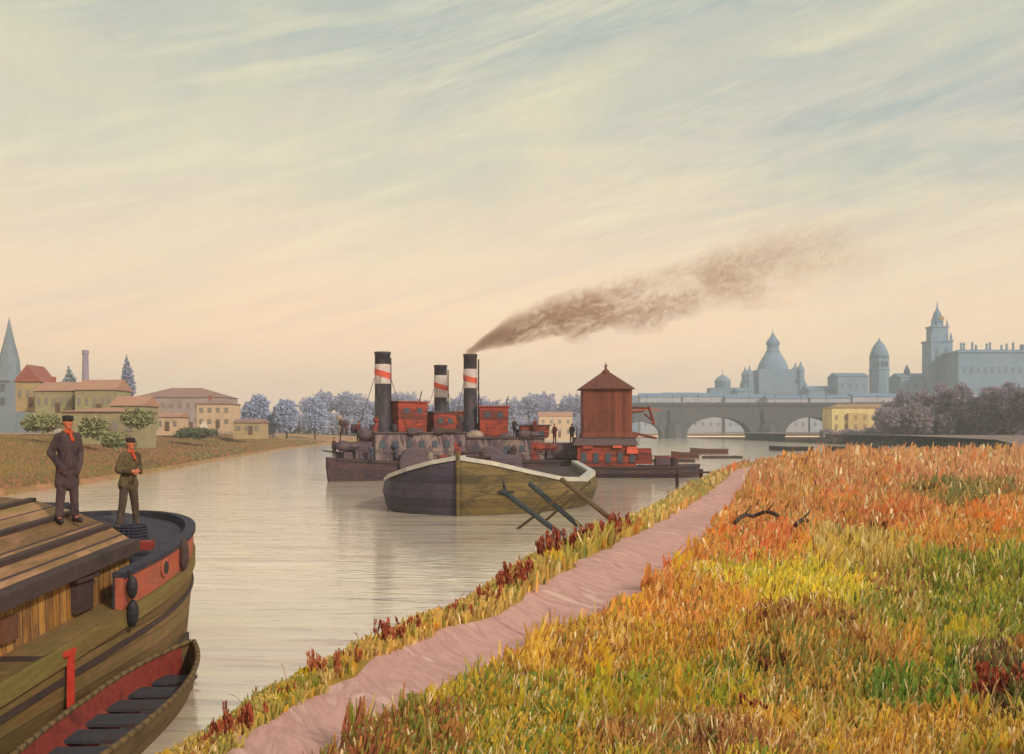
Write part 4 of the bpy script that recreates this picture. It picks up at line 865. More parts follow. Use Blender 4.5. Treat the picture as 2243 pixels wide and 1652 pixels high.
# ------------------------------------------------------------------ dark lighter in front of the tugs
M_hullshade = stripes('lighter_hull_shade', [(58, 50, 72), (76, 64, 80), (64, 56, 66), (90, 76, 74)], (44, 38, 52), 2, .42, .8, (.6, .6, 2.4), .75, .05)  # left side boards, darker purple shade put into the colour
M_hullsun = stripes('lighter_hull_sunlit', [(88, 76, 44), (112, 92, 52), (78, 68, 46), (124, 98, 64)], (60, 50, 38), 2, .42, .8, (.6, .6, 2.4), .75, .05)  # right side boards, sunlit olive tone put into the colour
def lighter():
    Yb = 52; bx = X(1003, Yb)
    t = thing('dark_lighter', 'dark high bowed cargo lighter with a pale gunwale lying before the tugs', 'barge', (bx, Yb, 0), R(0))
    # plan outline (half hulls left and right of the stem), x right, y away
    left = [(0, 0), (-1.4, .5), (-2.8, 1.5), (-3.9, 3.0), (-4.5, 5.4), (-4.6, 9), (-3.4, 22)]
    right = [(0, 0), (1.8, .5), (3.8, 1.7), (5.8, 3.8), (7.2, 6.5), (8.0, 10), (7.8, 24)]
    zl = [3.1, 2.85, 2.45, 2.05, 1.7, 1.6, 1.7]; zr = [3.1, 2.8, 2.3, 1.8, 1.65, 1.9, 2.1]
    def side(pts, zs, s, mat, nm):
        px = [p[0] for p in pts]; py = [p[1] for p in pts]; q = np.linspace(0, len(pts)-1, 40); idx = range(len(pts))
        outer = [(float(np.interp(a, idx, px)), float(np.interp(a, idx, py)), float(np.interp(a, idx, zs))) for a in q]
        rr = []
        for (x, y, z) in outer: rr.append([(x, y, z), (x*1.03, y, z*.6), (x*.98, y+.1, .1), (x*.85, y+.4, -.7), (x*.85-s*.3, y+.9, -.7), (x-s*.35, y+.5, z)])
        h_ = MB().loft(rr).build(nm, mat, t, True); return outer
    ol = side(left, zl, -1, M_hullshade, 'hull_side'); orr = side(right, zr, 1, M_hullsun, 'hull_side')
    for o_, s in ((ol, -1), (orr, 1)):
        rr = [[(x+s*.06, y-.07, z-.17), (x+s*.06, y-.07, z+.05), (x-s*.4, y+.5, z+.07), (x-s*.4, y+.5, z-.17)] for x, y, z in o_]
        MB().loft(rr).build('gunwale', paint('pale_gunwale', [(196, 190, 172), (176, 172, 168), (212, 200, 178)], 1, (.4, .4, 1), .8, .2), t)
    # deck follows the sheer
    a = [ol[i] for i in range(1, 40, 2)]; b = [orr[i] for i in range(1, 40, 2)]; vs = []
    for p, q in zip(a, b): vs += [(p[0]+.2, p[1], p[2]-.35), (q[0]-.2, q[1], q[2]-.35)]
    MB().add(vs, [(2*i, 2*i+1, 2*i+3, 2*i+2) for i in range(len(a)-1)]).build('deck', M_dark, t)
    MB().tube((0, -.05, -.3), (0, -.03, 3.3), .10, .12, 8).build('stem_post', M_hullsun, t)
    MB().box((1.0, 14, 2.3), (5.2, 11, .9), taper=.9).build('hatch', M_tugdk, t)
    MB().tube((.2, 2.2, 2.3), (.2, 2.2, 3.3), .16).tube((1.2, 2.2, 2.3), (1.2, 2.2, 3.3), .16).tube((-.3, 2.2, 3.0), (1.7, 2.2, 3.0), .12).build('windlass', M_dark, t)
    MB().tube((2.2, -0.1+1.0, 2.2), (2.5, .75, 1.3), .06).box((2.5, .68, 1.2), (.9, .1, .12)).build('anchor', M_iron, t)
lighter()
# leaning mooring poles before the lighter
poles = [((1218, 1163), (1103, 1078), 42.5, 'longest blue black mooring pole leaning left, its foot nearest the near bank'),
         ((1228, 1118), (1163, 1062), 46, 'second blue black pole, parallel to the longest and just right of it'),
         ((1302, 1108), (1232, 1052), 45.5, 'brown pole leaning left, nearest the timber tower'),
         ((1196, 1112), (1244, 1076), 44, 'thin pole crossing between the two blue black poles, leaning right'),
         ((1244, 1098), (1292, 1056), 47, 'thin pole leaning right against the brown pole')]
for i, (a, b, Y, lab) in enumerate(poles):
    p = P(*a, Y); q = P(*b, Y-1.0); d = (p-q); p = p+d.normalized()*(.8+max(0, p.z)/max(.05, -d.normalized().z)*1.0)
    t = MB().tube(p, q, .13 if i < 3 else .07, .11 if i < 3 else .055, 9).ball(q, .13 if i < 3 else .06)
    tag(t.build('mooring_pole', paint('pole_blue', [(44, 50, 56), (62, 66, 70)], 3, (1, 1, .3)) if i < 2 else paint('pole_brown', [(84, 66, 50), (102, 82, 60)], 3), None, True), lab, 'pole', 'mooring poles')

# ------------------------------------------------------------------ timber tower boat
M_twr = stripes('tower_boards', [(104, 56, 44), (120, 66, 50), (110, 60, 46), (94, 52, 42)], (88, 48, 42), 0, .34, 1.0, (1, 1, .25), .85, .07)
M_twrf = paint('tower_roof', [(92, 56, 50), (110, 66, 56), (84, 50, 50)], 1.2, (1, 1, 2), .85, .3)
def tower_boat():
    Y = 96; zz = lambda v: Z(v, Y); cx = X(1326, Y)
    t = thing('tower_barge', 'pontoon carrying a tall windowless red brown timber tower with a pointed roof', 'pontoon', (cx, Y, 0))
    xa, xb = X(1262, Y)-cx, X(1532, Y)-cx; rings = []
    for q in np.linspace(0, 1, 24):
        x = xa+(xb-xa)*q; w = 2.9*(1-max(0, (q-.7)/.31)**2.4)*(1-.3*max(0, (.12-q)/.12)**2); w = max(w, .1); zt = 1.05+.35*max(0, q-.75)*2+.5*max(0, .25-q)
        rings.append([(x, -w, zt), (x, -w*.97, .4), (x, -w*.7, -.5), (x, w*.7, -.5), (x, w*.97, .4), (x, w, zt)])
    hl = MB().loft(rings).build('hull', M_tughull, t)
    MB().path([(r[0][0], r[0][1]-.03, r[0][2]-.1) for r in rings], .09, 6).build('rub_rail', M_dark, hl)
    w0 = X(1379, Y)-X(1275, Y); c0 = X(1327, Y)-cx
    MB().box((c0, 0, (zz(946)+zz(851))/2), (w0, w0*.9, zz(851)-zz(946)), rz=R(0)).build('wall', M_twr, t)
    z0, z1 = zz(851), zz(815); o_ = .45
    rf = MB().add([(c0-w0/2-o_, -w0*.45-o_, z0-.12), (c0+w0/2+o_*.6, -w0*.45-o_, z0-.12), (c0+w0/2+o_*.6, w0*.45+o_, z0-.12), (c0-w0/2-o_, w0*.45+o_, z0-.12), (c0-.35, 0, z1), (c0+.35, 0, z1)],
              [(0, 3, 2, 1), (0, 1, 5, 4), (1, 2, 5), (2, 3, 4, 5), (3, 0, 4)]).build('roof', M_twrf, t)
    MB().lathe((c0, 0, z1-.25), [(.42, 0), (.36, .35), (.14, .5), (.10, .8), (.02, 1.2)], 8).tube((c0-.2, 0, z1+.55), (c0+.25, 0, z1+.65), .04).build('finial', M_twrf, rf)
    # widening skirts and machinery deck
    MB().box((c0+.2, 0, (zz(946)+zz(958))/2), (w0*1.16, w0*1.05, zz(946)-zz(958)-.004), taper=.93).build('skirt', M_twr, t)
    MB().box((c0-.2, 0, (zz(958)+zz(975))/2), (w0*1.34, w0*1.1, zz(958)-zz(975)-.004), taper=.9).build('machine_deck', M_tugdk, t)
    MB().box((c0-.1, 0, (zz(975)+1.0)/2), (w0*1.2, w0*.95, zz(975)-1.0)).build('deck_house', M_tred, t)
    for i in range(5): MB().box((c0-w0*.5+i*w0*.25, -w0*.48-.04, 1.9), (.5, .1, .9)).build('window', M_win, t)
    for i, (x, z, sx, sz, m) in enumerate([(3.6, 2.0, 1.6, 1.5, M_tred), (5.4, 1.6, 1.5, .9, M_tugdk), (-1.9, 3.05, 1.0, .7, M_tred), (.9, 3.1, .9, .6, M_bred), (2.3, 2.6, 1.1, .7, M_bred)]):
        MB().box((x, -1.9 if i > 1 else -.6, z), (sx, 1.2, sz), taper=.85).build('machine_casing', m, t, bevel=.05)
    MB().tube((6.6, 0, 1.1), (6.6, 0, 1.9), .35, .35, 12).build('winch', M_dark, t)
    for s in (-1, 1):
        ra = MB(); pts = [Vector((x, s*2.3, 1.95)) for x in np.linspace(3.0, 7.5, 6)]; ra.path(pts, .035, 5)
        for p in pts: ra.tube(p, p-Vector((0, 0, .95)), .03, .03, 5)
        ra.build('railing', M_tred, t)
    # jib at the right of the tower
    jx = X(1380, Y)-cx; jz = zz(893)
    MB().tube((jx-.2, -.3, jz), (jx+1.9, -.3, jz-.05), .10).tube((jx-.2, -.3, zz(905)), (jx+1.3, -.3, zz(901)), .08).build('jib_beam', M_twrf, t)
    MB().tube((jx+1.75, -.3, jz+.1), (jx+2.3, -.3, zz(930)), .13).tube((jx+1.35, -.3, zz(906)), (jx+2.1, -.3, zz(922)), .09).build('jib_strut', M_tred, t)
    MB().tube((jx+1.2, -.3, jz-.04), (jx+2.9, -.3, zz(900)), .05).tube((jx, -.3, zz(900)), (jx+1.9, -.3, zz(896)), .06).build('jib_tip', M_bred, t)
    MB().prism([(jx, zz(950)), (jx, zz(945)), (jx+2.4, zz(957)), (jx+2.4, zz(962))], -1.2, 1.2).build('ramp', M_twr, t)
tower_boat()
for (u, v, Y, n_, ln, lab) in [(1462, 1006, 140, 4, 7.5, 'dark log raft floating right beside the tower pontoon'), (1585, 1001, 158, 3, 6.0, 'dark log raft nearest the top end of the path')]:
    q = MB()
    for i in range(n_): q.tube((-ln/2+random.uniform(-.4, .4), i*.5, .1), (ln/2+random.uniform(-.4, .4), i*.5, .14), .26, .22, 8)
    q.box((-ln*.3, (n_-1)*.25, .36), (.2, n_*.5, .12)).box((ln*.3, (n_-1)*.25, .36), (.2, n_*.5, .12)); o = q.build('log_raft', M_dark, None); o.location = (X(u, Y), Y, 0); tag(o, lab, 'raft', 'log rafts')
# gangway from the shore, small boats further off
Y = 74; zg = 1.1
t = thing('gangway', 'low dark plank gangway between timber tower boat and bank', 'gangway', (X(1560, Y), Y, 0))
MB().box((-.4, 0, 1.35), (5.6, .9, .12), R(4)).build('deck', M_dark, t)
for x in (-2.6, -.8, 1.0, 2.2):
    for s in (-.35, .35): MB().tube((x, s, -.6), (x, s, 1.6), .07).build('post', M_dark, t)
M_pnt = paint('black_tar', [(42, 32, 32), (58, 44, 40)], 1.5)
M_pbr = paint('brown_tar', [(86, 54, 44), (100, 66, 52)], 1.5)
for (u, v, Y, Ln, rz, m, lab) in [(1553, 990, 190, 7.2, 88, M_pbr, 'brown rowing boat on the bright water right of the timber tower boat'), (1733, 984, 215, 9.4, 86, M_pnt, 'long black boat at the far edge of the meadow'),
                               (1838, 983, 215, 4.6, 84, M_pnt, 'short black boat between the long black boat and the tiny one'), (1922, 981, 225, 3.4, 92, M_pnt, 'tiniest black boat furthest right along the meadow edge'), (1500, 996, 160, 4.5, 95, M_pbr, 'small brown boat just off the tower pontoon\'s right end')]:
    rowboat('small_boat', lab, (X(u, Y), Y, .1), R(rz), Ln, 1.5, m, m, M_dark, 4, 'small boats on the far water', .75)

# ------------------------------------------------------------------ grass
def gmat():
    m = bpy.data.materials.new('grass_blades'); m.use_nodes = True; nt = m.node_tree; b = nt.nodes['Principled BSDF']; out = nt.nodes['Material Output']
    a = nt.nodes.new('ShaderNodeVertexColor'); a.layer_name = 'Col'
    nt.links.new(a.outputs[0], b.inputs['Base Color']); b.inputs['Roughness'].default_value = .85; b.inputs['Specular IOR Level'].default_value = .15
    tr = nt.nodes.new('ShaderNodeBsdfTranslucent'); nt.links.new(a.outputs[0], tr.inputs[0]); mx = nt.nodes.new('ShaderNodeMixShader'); mx.inputs[0].default_value = .42
    nt.links.new(b.outputs[0], mx.inputs[1]); nt.links.new(tr.outputs[0], mx.inputs[2]); nt.links.new(mx.outputs[0], out.inputs[0]); return m
M_grass = gmat()
def GP(u, v):
    Y = (EYE-GZ)*F/(v-V0); return X(u, Y), Y
# colour fields: centre on the meadow, reach as seen, tones
FIELD = [((1750, 1010), (420, 30), [(196, 132, 72), (186, 120, 66), (202, 142, 78)]), ((2150, 1020), (260, 40), [(194, 130, 84), (188, 122, 76), (200, 144, 90)]),
    ((1760, 1090), (220, 40), [(194, 128, 68), (178, 120, 60), (196, 114, 66), (192, 148, 78)]), ((2080, 1085), (90, 22), [(130, 112, 56), (112, 116, 58), (150, 120, 62)]),
    ((1960, 1130), (110, 35), [(190, 104, 54), (160, 96, 48), (196, 128, 64)]), ((1480, 1090), (90, 40), [(198, 148, 66), (206, 158, 80), (186, 134, 60)]),
    ((1330, 1180), (110, 40), [(176, 152, 64), (190, 154, 70), (150, 140, 56)]), ((2150, 1180), (160, 50), [(194, 134, 58), (196, 122, 62), (184, 138, 52)]),
    ((1600, 1230), (120, 35), [(204, 134, 62), (204, 112, 60), (196, 146, 72)]), ((1700, 1290), (210, 50), [(204, 184, 44), (216, 186, 36), (168, 164, 50), (184, 170, 46)]),
    ((1900, 1230), (80, 40), [(186, 158, 78), (170, 144, 66), (196, 172, 100)]), ((2000, 1310), (90, 60), [(170, 142, 68), (160, 112, 66), (156, 146, 60)]),
    ((2140, 1330), (190, 80), [(140, 144, 44), (118, 134, 50), (164, 156, 48), (104, 118, 48)]), ((1480, 1330), (150, 55), [(204, 142, 62), (196, 124, 60), (208, 158, 70)]),
    ((1300, 1440), (120, 50), [(196, 150, 60), (170, 120, 58), (206, 168, 50)]), ((1560, 1430), (120, 55), [(204, 152, 54), (196, 140, 56), (184, 160, 48)]),
    ((1680, 1400), (90, 40), [(150, 100, 54), (130, 84, 48), (170, 128, 58)]), ((1480, 1530), (190, 64), [(164, 156, 44), (188, 162, 40), (110, 138, 48), (198, 156, 52)]),
    ((1740, 1500), (130, 60), [(132, 124, 52), (170, 120, 58), (110, 122, 60), (190, 146, 60)]), ((1960, 1440), (130, 50), [(190, 144, 62), (160, 110, 60), (150, 136, 60)]),
    ((2060, 1530), (130, 32), [(98, 124, 48), (120, 138, 54), (140, 146, 58), (86, 110, 50)]), ((2200, 1500), (70, 80), [(120, 84, 60), (108, 70, 56), (110, 110, 56)]),
    ((1900, 1620), (300, 30), [(202, 158, 64), (190, 152, 58), (176, 156, 62)]), ((2080, 1420), (180, 50), [(150, 146, 50), (168, 156, 54), (132, 136, 52)]), ((1150, 1600), (170, 50), [(190, 158, 40), (150, 144, 44), (204, 166, 40), (110, 130, 52)]),
    ((900, 1630), (120, 34), [(176, 120, 60), (150, 86, 58), (130, 128, 50)]), ((1500, 1640), (200, 30), [(176, 130, 66), (150, 96, 60), (190, 146, 60), (120, 130, 60)])]
FC = np.array([f[0] for f in FIELD], float); FR = np.array([f[1] for f in FIELD], float)
def blade_set(n, seed, umin, umax, vmin, vmax, on_path=False):
    r_ = np.random.default_rng(seed); u = r_.uniform(umin, umax, n); v = vmin+(vmax-vmin)*r_.random(n)**.9
    Y = (EYE-GZ)*F/(v-V0); x = (u-U0)/F*Y; u2 = u; 
    pc = np.interp(Y, PT[:, 0], PT[:, 1]); pw = np.interp(Y, PT[:, 0], PT[:, 2])
    sx = np.interp(Y, [a for a, b in SH], [b for a, b in SH]); edge = .14*np.sin(Y*3.1)+.10*np.sin(Y*7.7); pw = pw-np.minimum(.10, pw*.2)*r_.random(n)**5
    keep = (x > sx-.40-Y*.01) & ((np.abs(x-pc) > pw*(.97+edge*.6)+.03)) & (Y < 128)
    return x[keep], Y[keep], u[keep], v[keep]
def grass(n, seed):
    x, Y, u, v = blade_set(n, seed, -700, 3700, 962, 2300)
    m = len(x); r_ = np.random.default_rng(seed+1)
    # neighbouring blades share a clump colour: quantise the position
    cl = .10+.020*Y; gx_ = np.floor(x/cl+.35*np.sin(Y*5/ cl**.3)); gy_ = np.floor(Y/(cl*2.2)); hsh = (np.abs(np.sin(gx_*127.1+gy_*311.7)*43758.5453)) % 1; hs2 = (np.abs(np.sin(gx_*269.5+gy_*183.3)*23421.631)) % 1
    col = np.zeros((m, 3)); d = ((u[:, None]-FC[None, :, 0])/FR[None, :, 0])**2+((v[:, None]-FC[None, :, 1])/FR[None, :, 1])**2
    d += r_.normal(size=d.shape)*.35+((hs2[:, None]*7.3+np.arange(len(FC))[None]*.618) % 1-.5)*1.1
    best = d.argmin(1); pal = [np.array([lin(c) for c in f[2]]) for f in FIELD]
    rr_ = r_.random(m)
    for q_ in range(len(FC)):
        sl_ = best == q_; p = pal[q_]; col[sl_] = p[((hsh[sl_]+rr_[sl_]*.5)*len(p)).astype(int) % len(p)]
    shore = (x-np.interp(Y, [a for a, b in SH], [b for a, b in SH])) < .55+.012*Y
    gp = np.array([lin(c) for c in [(150, 142, 62), (178, 158, 74), (200, 164, 84), (170, 140, 72), (140, 140, 62)]])
    sel = shore & (Y < 60); col[sel] = gp[(r_.random(sel.sum())*.4*5+hsh[sel]*4).astype(int) % 5]
    # stray blades: dry brown, olive, green
    st = r_.random(m); acc = np.array([lin(c) for c in [(130, 84, 56), (112, 122, 60), (222, 204, 160), (214, 190, 140), (210, 176, 66)]])
    ss_ = st < .13; col[ss_] = acc[r_.integers(0, 5, ss_.sum())]
    col *= (0.90+.34*r_.random(m))[:, None]
    grey = col.mean(1)[:, None]; col = (col*.92+grey*.08)*1.28+np.array([.03, .02, .008])
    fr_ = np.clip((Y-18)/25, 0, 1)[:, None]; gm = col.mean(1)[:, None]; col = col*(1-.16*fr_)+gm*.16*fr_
    hgt = (.10+.0075*Y)*(.5+.9*r_.random(m))*(1+.45*(hs2 > .8)); wid = (.0035+.00095*Y)*(.5+1.0*r_.random(m))
    pe_ = x-np.interp(Y, PT[:, 0], PT[:, 1])-np.interp(Y, PT[:, 0], PT[:, 2]); hgt = hgt*np.where((pe_ > 0) & (pe_ < .35), .55+.45*np.clip(pe_/.35, 0, 1), 1)
    hgt = np.where(shore, hgt*.55, hgt)*np.where(Y > 22, .72, 1.0)*(.7+.6*(np.sin(x*1.3+Y*.4)*np.sin(Y*.9-x*.5)*.5+.5))
    z = ground_zv(x, Y)
    ang = r_.uniform(-.9, .9, m); dx = np.cos(ang)*wid; dy = np.sin(ang)*wid; la = r_.normal(0, .18, m)+.07; lb = r_.normal(0, .17, m)
    b0 = np.c_[x, Y, z-.02]; mid = np.c_[x+la*hgt*.35, Y+lb*hgt*.35, z+hgt*.55]; top = np.c_[x+la*hgt, Y+lb*hgt, z+hgt]
    w0 = np.c_[dx, dy, np.zeros(m)]
    vs = np.stack([b0-w0*.8, b0+w0*.8, mid+w0, mid-w0, top+w0*.45, top-w0*.45], 1).reshape(-1, 3)
    k = np.arange(m)*6; fs = np.concatenate([np.c_[k, k+1, k+2, k+3], np.c_[k+3, k+2, k+4, k+5]])
    cc = np.repeat(col, 6, 0)
    return vs, fs, cc
bv, bf, bc = bank_grass(110000); tag(np_mesh('bank_grass', bv, bf, M_grass, None, bc), 'dry ochre grass on the far left bank', 'bank grass', kind='stuff')
vs, fs, cc = grass(520000, 11)
# broad leaved tufts standing out of the finer grass, in bolder tones
def tufts(n, seed):
    x, Y, u, v = blade_set(n, seed, -700, 3700, 975, 2300); m = len(x); r_ = np.random.default_rng(seed)
    cell = np.floor(u/46)*13.7+np.floor((v-V0)**.8/12)*7.3; h1 = np.abs(np.sin(cell*12.9898)*43758.5453) % 1; h2 = np.abs(np.sin(cell*78.233)*12345.678) % 1
    k = h1 < .42; x, Y, u, v, h2 = x[k], Y[k], u[k], v[k], h2[k]; m = len(x)
    far = v < 1180
    pf = np.array([lin(c) for c in [(206, 118, 62), (196, 92, 56), (212, 150, 84), (160, 112, 56), (208, 134, 92), (150, 138, 66)]])
    pn = np.array([lin(c) for c in [(214, 176, 44), (150, 84, 52), (120, 140, 52), (206, 138, 60), (186, 166, 52), (134, 100, 58), (96, 132, 56), (218, 160, 70), (142, 76, 58), (224, 200, 150)]])
    hh = np.clip(h2+r_.normal(0, .04, m), 0, .999); d = ((u[:, None]-FC[None, :, 0])/FR[None, :, 0])**2+((v[:, None]-FC[None, :, 1])/FR[None, :, 1])**2
    loc = np.array([np.mean([lin(c) for c in f[2]], 0) for f in FIELD])[(d+r_.normal(size=d.shape)*.3).argmin(1)]
    col = (np.where(far[:, None], pf[(hh*len(pf)).astype(int)], pn[(hh*len(pn)).astype(int)])*.55+loc*.62)*(1.05+.3*r_.random(m))[:, None]
    z = ground_zv(x, Y); hg = (.13+.0085*Y)*(.6+.8*r_.random(m)); w = (.006+.0015*Y)*(.5+.9*r_.random(m)); sh = (x-np.interp(Y, [a for a, b in SH], [b for a, b in SH])) < .5; hg = np.where(sh, hg*.5, hg)*np.where(Y > 22, .72, 1.0)
    a = r_.uniform(-.6, .6, m); w0 = np.c_[np.cos(a)*w, np.sin(a)*w, 0*w]; la = r_.normal(.08, .16, m); lb = r_.normal(0, .12, m)
    P0 = np.c_[x, Y, z]; pt = lambda q: P0+np.c_[la*hg*q*q, Y*0+lb*hg*q*q, hg*q]
    vs = np.stack([pt(0)-w0*.5, pt(0)+w0*.5, pt(.45)+w0, pt(.45)-w0, pt(.8)+w0*.8, pt(.8)-w0*.8, pt(1.02)+w0*.1, pt(1)-w0*.2], 1).reshape(-1, 3)
    i = np.arange(m)*8; fs = np.concatenate([np.c_[i, i+1, i+2, i+3], np.c_[i+3, i+2, i+4, i+5], np.c_[i+5, i+4, i+6, i+7]]); return vs, fs, np.repeat(col, 8, 0)
v2, f2, c2 = tufts(82000, 31)
fs = np.concatenate([fs, f2+len(vs)]); vs = np.concatenate([vs, v2]); cc = np.concatenate([cc, c2])
def stems(n, seed):
    x, Y, u, v = blade_set(n, seed, -700, 3700, 1000, 2300); m = len(x); r_ = np.random.default_rng(seed); z = ground_zv(x, Y); hg = (.26+.011*Y)*(.5+.8*r_.random(m)); w = .0012+.00042*Y; pd_ = np.abs(x-np.interp(Y, PT[:, 0], PT[:, 1])) < np.interp(Y, PT[:, 0], PT[:, 2])+.5; hg = np.where(pd_, hg*.35, hg)
    hg = np.where((x-np.interp(Y, [a for a, b in SH], [b for a, b in SH])) < .6, hg*.5, hg)
    la = r_.normal(.1, .34, m); lb = r_.normal(0, .3, m); P0 = np.c_[x, Y, z]; w0 = np.c_[w, 0*w, 0*w]; pt = lambda q: P0+np.c_[la*hg*q*q, lb*hg*q*q, hg*q]
    vs = np.stack([pt(0)-w0, pt(0)+w0, pt(.8)+w0*.7, pt(.8)-w0*.7, pt(.9)+w0*1.7, pt(.9)-w0*1.7, pt(1.05)+w0*.3, pt(1.05)-w0*.3], 1).reshape(-1, 3)
    i = np.arange(m)*8; fs = np.concatenate([np.c_[i, i+1, i+2, i+3], np.c_[i+3, i+2, i+4, i+5], np.c_[i+5, i+4, i+6, i+7]])
    pal = np.array([lin(c) for c in [(206, 176, 120), (176, 130, 80), (150, 104, 64), (216, 190, 140), (196, 150, 80)]])
    return vs, fs, np.repeat(pal[r_.integers(0, 5, m)], 8, 0)
v2, f2, c2 = stems(7000, 77)
fs = np.concatenate([fs, f2+len(vs)]); vs = np.concatenate([vs, v2]); cc = np.concatenate([cc, c2])
tag(np_mesh('grass', vs, fs, M_grass, None, cc), 'autumn meadow grass in orange, ochre and green on the near bank', 'grass', kind='stuff')

# ------------------------------------------------------------------ dock plants and bushes of the meadow
M_dock = paint('dock_rust', [(150, 70, 50), (176, 90, 62), (136, 60, 48), (182, 104, 72)], 8, rough=.9, bump=0)
M_dock2 = paint('dock_brown', [(112, 70, 44), (134, 86, 52), (96, 60, 42)], 8, rough=.9, bump=0)
M_stem = paint('weed_stem', [(116, 96, 48), (134, 104, 56)], 8, bump=0)
def weed(label, u, v, n, h, w, mat, seed, name='dock_plant', group='rust red dock plants on the bank'):
    x, y = GP(u, v); r_ = random.Random(seed)
    if name == 'dock_plant': pl_ = float(np.interp(y, PT[:, 0], PT[:, 1]))-float(np.interp(y, PT[:, 0], PT[:, 2])); x = min(max(x, xR(y)-.05), (xR(y)+pl_)/2-.02)
    z = ground_z(x, y); t = thing(name, label, 'plant', (x, y, z), 0, group); k = y/F
    H = h*k*1.12; Wd = w*k
    for i in range(n):
        stm = MB(); sd_ = MB(); px = r_.uniform(-1, 1)*Wd; py = r_.uniform(-.5, .5)*Wd; pz = ground_z(x+px, y+py)-z; hh = H*r_.uniform(.55, 1.05); lx = px/Wd*.25*hh+r_.uniform(-.12, .12)*hh; ly = r_.uniform(-.1, .1)*hh
        tip = Vector((px+lx, py+ly, pz+hh)); base = Vector((px, py, pz-.02)); stm.tube(base, base.lerp(tip, .6), .004+.0006*y, .003+.0004*y, 4)
        # seed spike: short leafy faces packed round the upper stalk
        for j in range(46):
            q = .30+.70*r_.random(); c = base.lerp(tip, q); rad = (.16*H*.62)*(1-((q-.62)/.45)**2)+.004; a = r_.uniform(0, 6.28); o_ = Vector((math.cos(a)*rad*r_.random(), math.sin(a)*rad*r_.random(), 0)); s = H*.07*r_.uniform(.6, 1.6); s2 = s*.30
            e = Vector((math.cos(a), math.sin(a), 0)); c = c+o_; sd_.add([c-e*s2-Vector((0, 0, s)), c+e*s2-Vector((0, 0, s*.6)), c+e*s2*1.4+Vector((0, 0, s)), c-e*s2*.4+Vector((0, 0, s*1.1))], [(0, 1, 2, 3)])
        sg = stm.build('stem', M_stem, t); sd_.build('seed_head', mat, sg)
    return t
docks = [(1212, 1218, 11, 50, 36, 'tall dark red dock clump at the foot of the longest mooring pole'), (1262, 1205, 10, 46, 34, 'red dock clump one step right of the longest mooring pole'),
         (1308, 1190, 9, 42, 30, 'red dock clump below the brown mooring pole'), (1354, 1176, 9, 40, 28, 'dock clump right of the poles where the water narrows'), (1400, 1158, 7, 34, 24, 'last small dock clump before the ochre shore'),
         (1115, 1296, 9, 46, 26, 'left half of the dock pair midway along the water edge'), (1168, 1282, 9, 50, 26, 'right half of the dock pair midway along the water edge'),
         (888, 1408, 8, 50, 26, 'brightest scarlet dock clump, middle of the near water edge'), (945, 1392, 7, 40, 24, 'scarlet dock tuft touching the brightest clump on its right'), 
         (770, 1474, 7, 56, 28, 'thin salmon dock clump left of the scarlet ones'), (560, 1608, 6, 52, 20, 'rust dock clump nearest the barge bow along the shore'), (598, 1590, 7, 62, 24, 'tallest rust dock clump by the lower shore'), (1066, 1322, 6, 34, 22, 'short rust dock tuft just left of the midway pair'), (1010, 1350, 6, 30, 24, 'low brick red dock tuft between the scarlet pair and the midway pair'), (826, 1446, 5, 30, 18, 'tiny brown dock tuft between the salmon and scarlet clumps'), (700, 1520, 5, 34, 20, 'lone rust dock tuft where the shore grass is greenest'), (640, 1566, 5, 40, 18, 'small dock tuft right of the tallest rust clump'), (520, 1626, 4, 36, 18, 'low dock tuft at the lowest visible stretch of shore')]
for i, (u, v, n, h, w, lab) in enumerate(docks):
    weed(lab, u, v, n+2, h, w, M_dock if i not in (9,) else paint('dock_salmon', [(176, 96, 66), (186, 112, 76), (160, 82, 58)], 8, bump=0), 40+i)
bush = [(1600, 1420, 9, 46, 40, 'dark rust bush in the middle of the meadow below the yellow patch'), (1690, 1400, 8, 56, 34, 'forked brown bush right beside the dark rust bush'), (1880, 1395, 5, 40, 26, 'small dark brown tuft right of the forked bush'),
        (1960, 1330, 7, 44, 34, 'brown bush at the edge of the green grass'), (770, 1640, 6, 60, 12, 'single dark red weed standing on the path edge at the bottom'), (2030, 1090, 6, 26, 30, 'olive brown weed patch high in the meadow on the right'), (1920, 1180, 6, 34, 26, 'dark brown weed behind the dry stalks in the far meadow'),
        (1650, 1590, 6, 66, 24, 'maroon weed at the bottom middle of the meadow'), (2190, 1560, 9, 84, 40, 'large maroon weed clump at the lower right edge'), (1700, 1500, 8, 70, 32, 'slanting russet weed below the forked bush'), (930, 1650, 6, 40, 28, 'russet weed at the bottom edge beside the path'), (2110, 1215, 6, 26, 36, 'low brown weed patch on the right above the green grass')]
for i, (u, v, n, h, w, lab) in enumerate(bush): weed(lab, u, v, n+3, h, w, M_dock2 if i not in (4, 7, 8) else M_dock, 70+i, 'meadow_weed', 'brown weeds in the meadow')

# fallen branches in the meadow
for i, (a, b, lab) in enumerate([((1610, 1172), (1650, 1160), 'short fallen branch next to the path, far up the meadow'), ((1655, 1157), (1705, 1162), 'curved dark fallen branch, middle one of the three'), ((1742, 1186), (1775, 1180), 'straight dark fallen stick right of the curved branch')]):
    p = Vector((*GP(*a), 0)); q = Vector((*GP(*b), 0)); pts = []
    for j in range(7):
        c = p.lerp(q, j/6); c.z = ground_z(c.x, c.y)+.30+.10*math.sin(j/6*math.pi); pts.append(c)
    tag(MB().path(pts, .05, 6).tube(pts[3], pts[3]+Vector((.2, .1, .22)), .03, .012).build('fallen_branch', M_dark, None, True), lab, 'branch', 'fallen branches in the meadow')

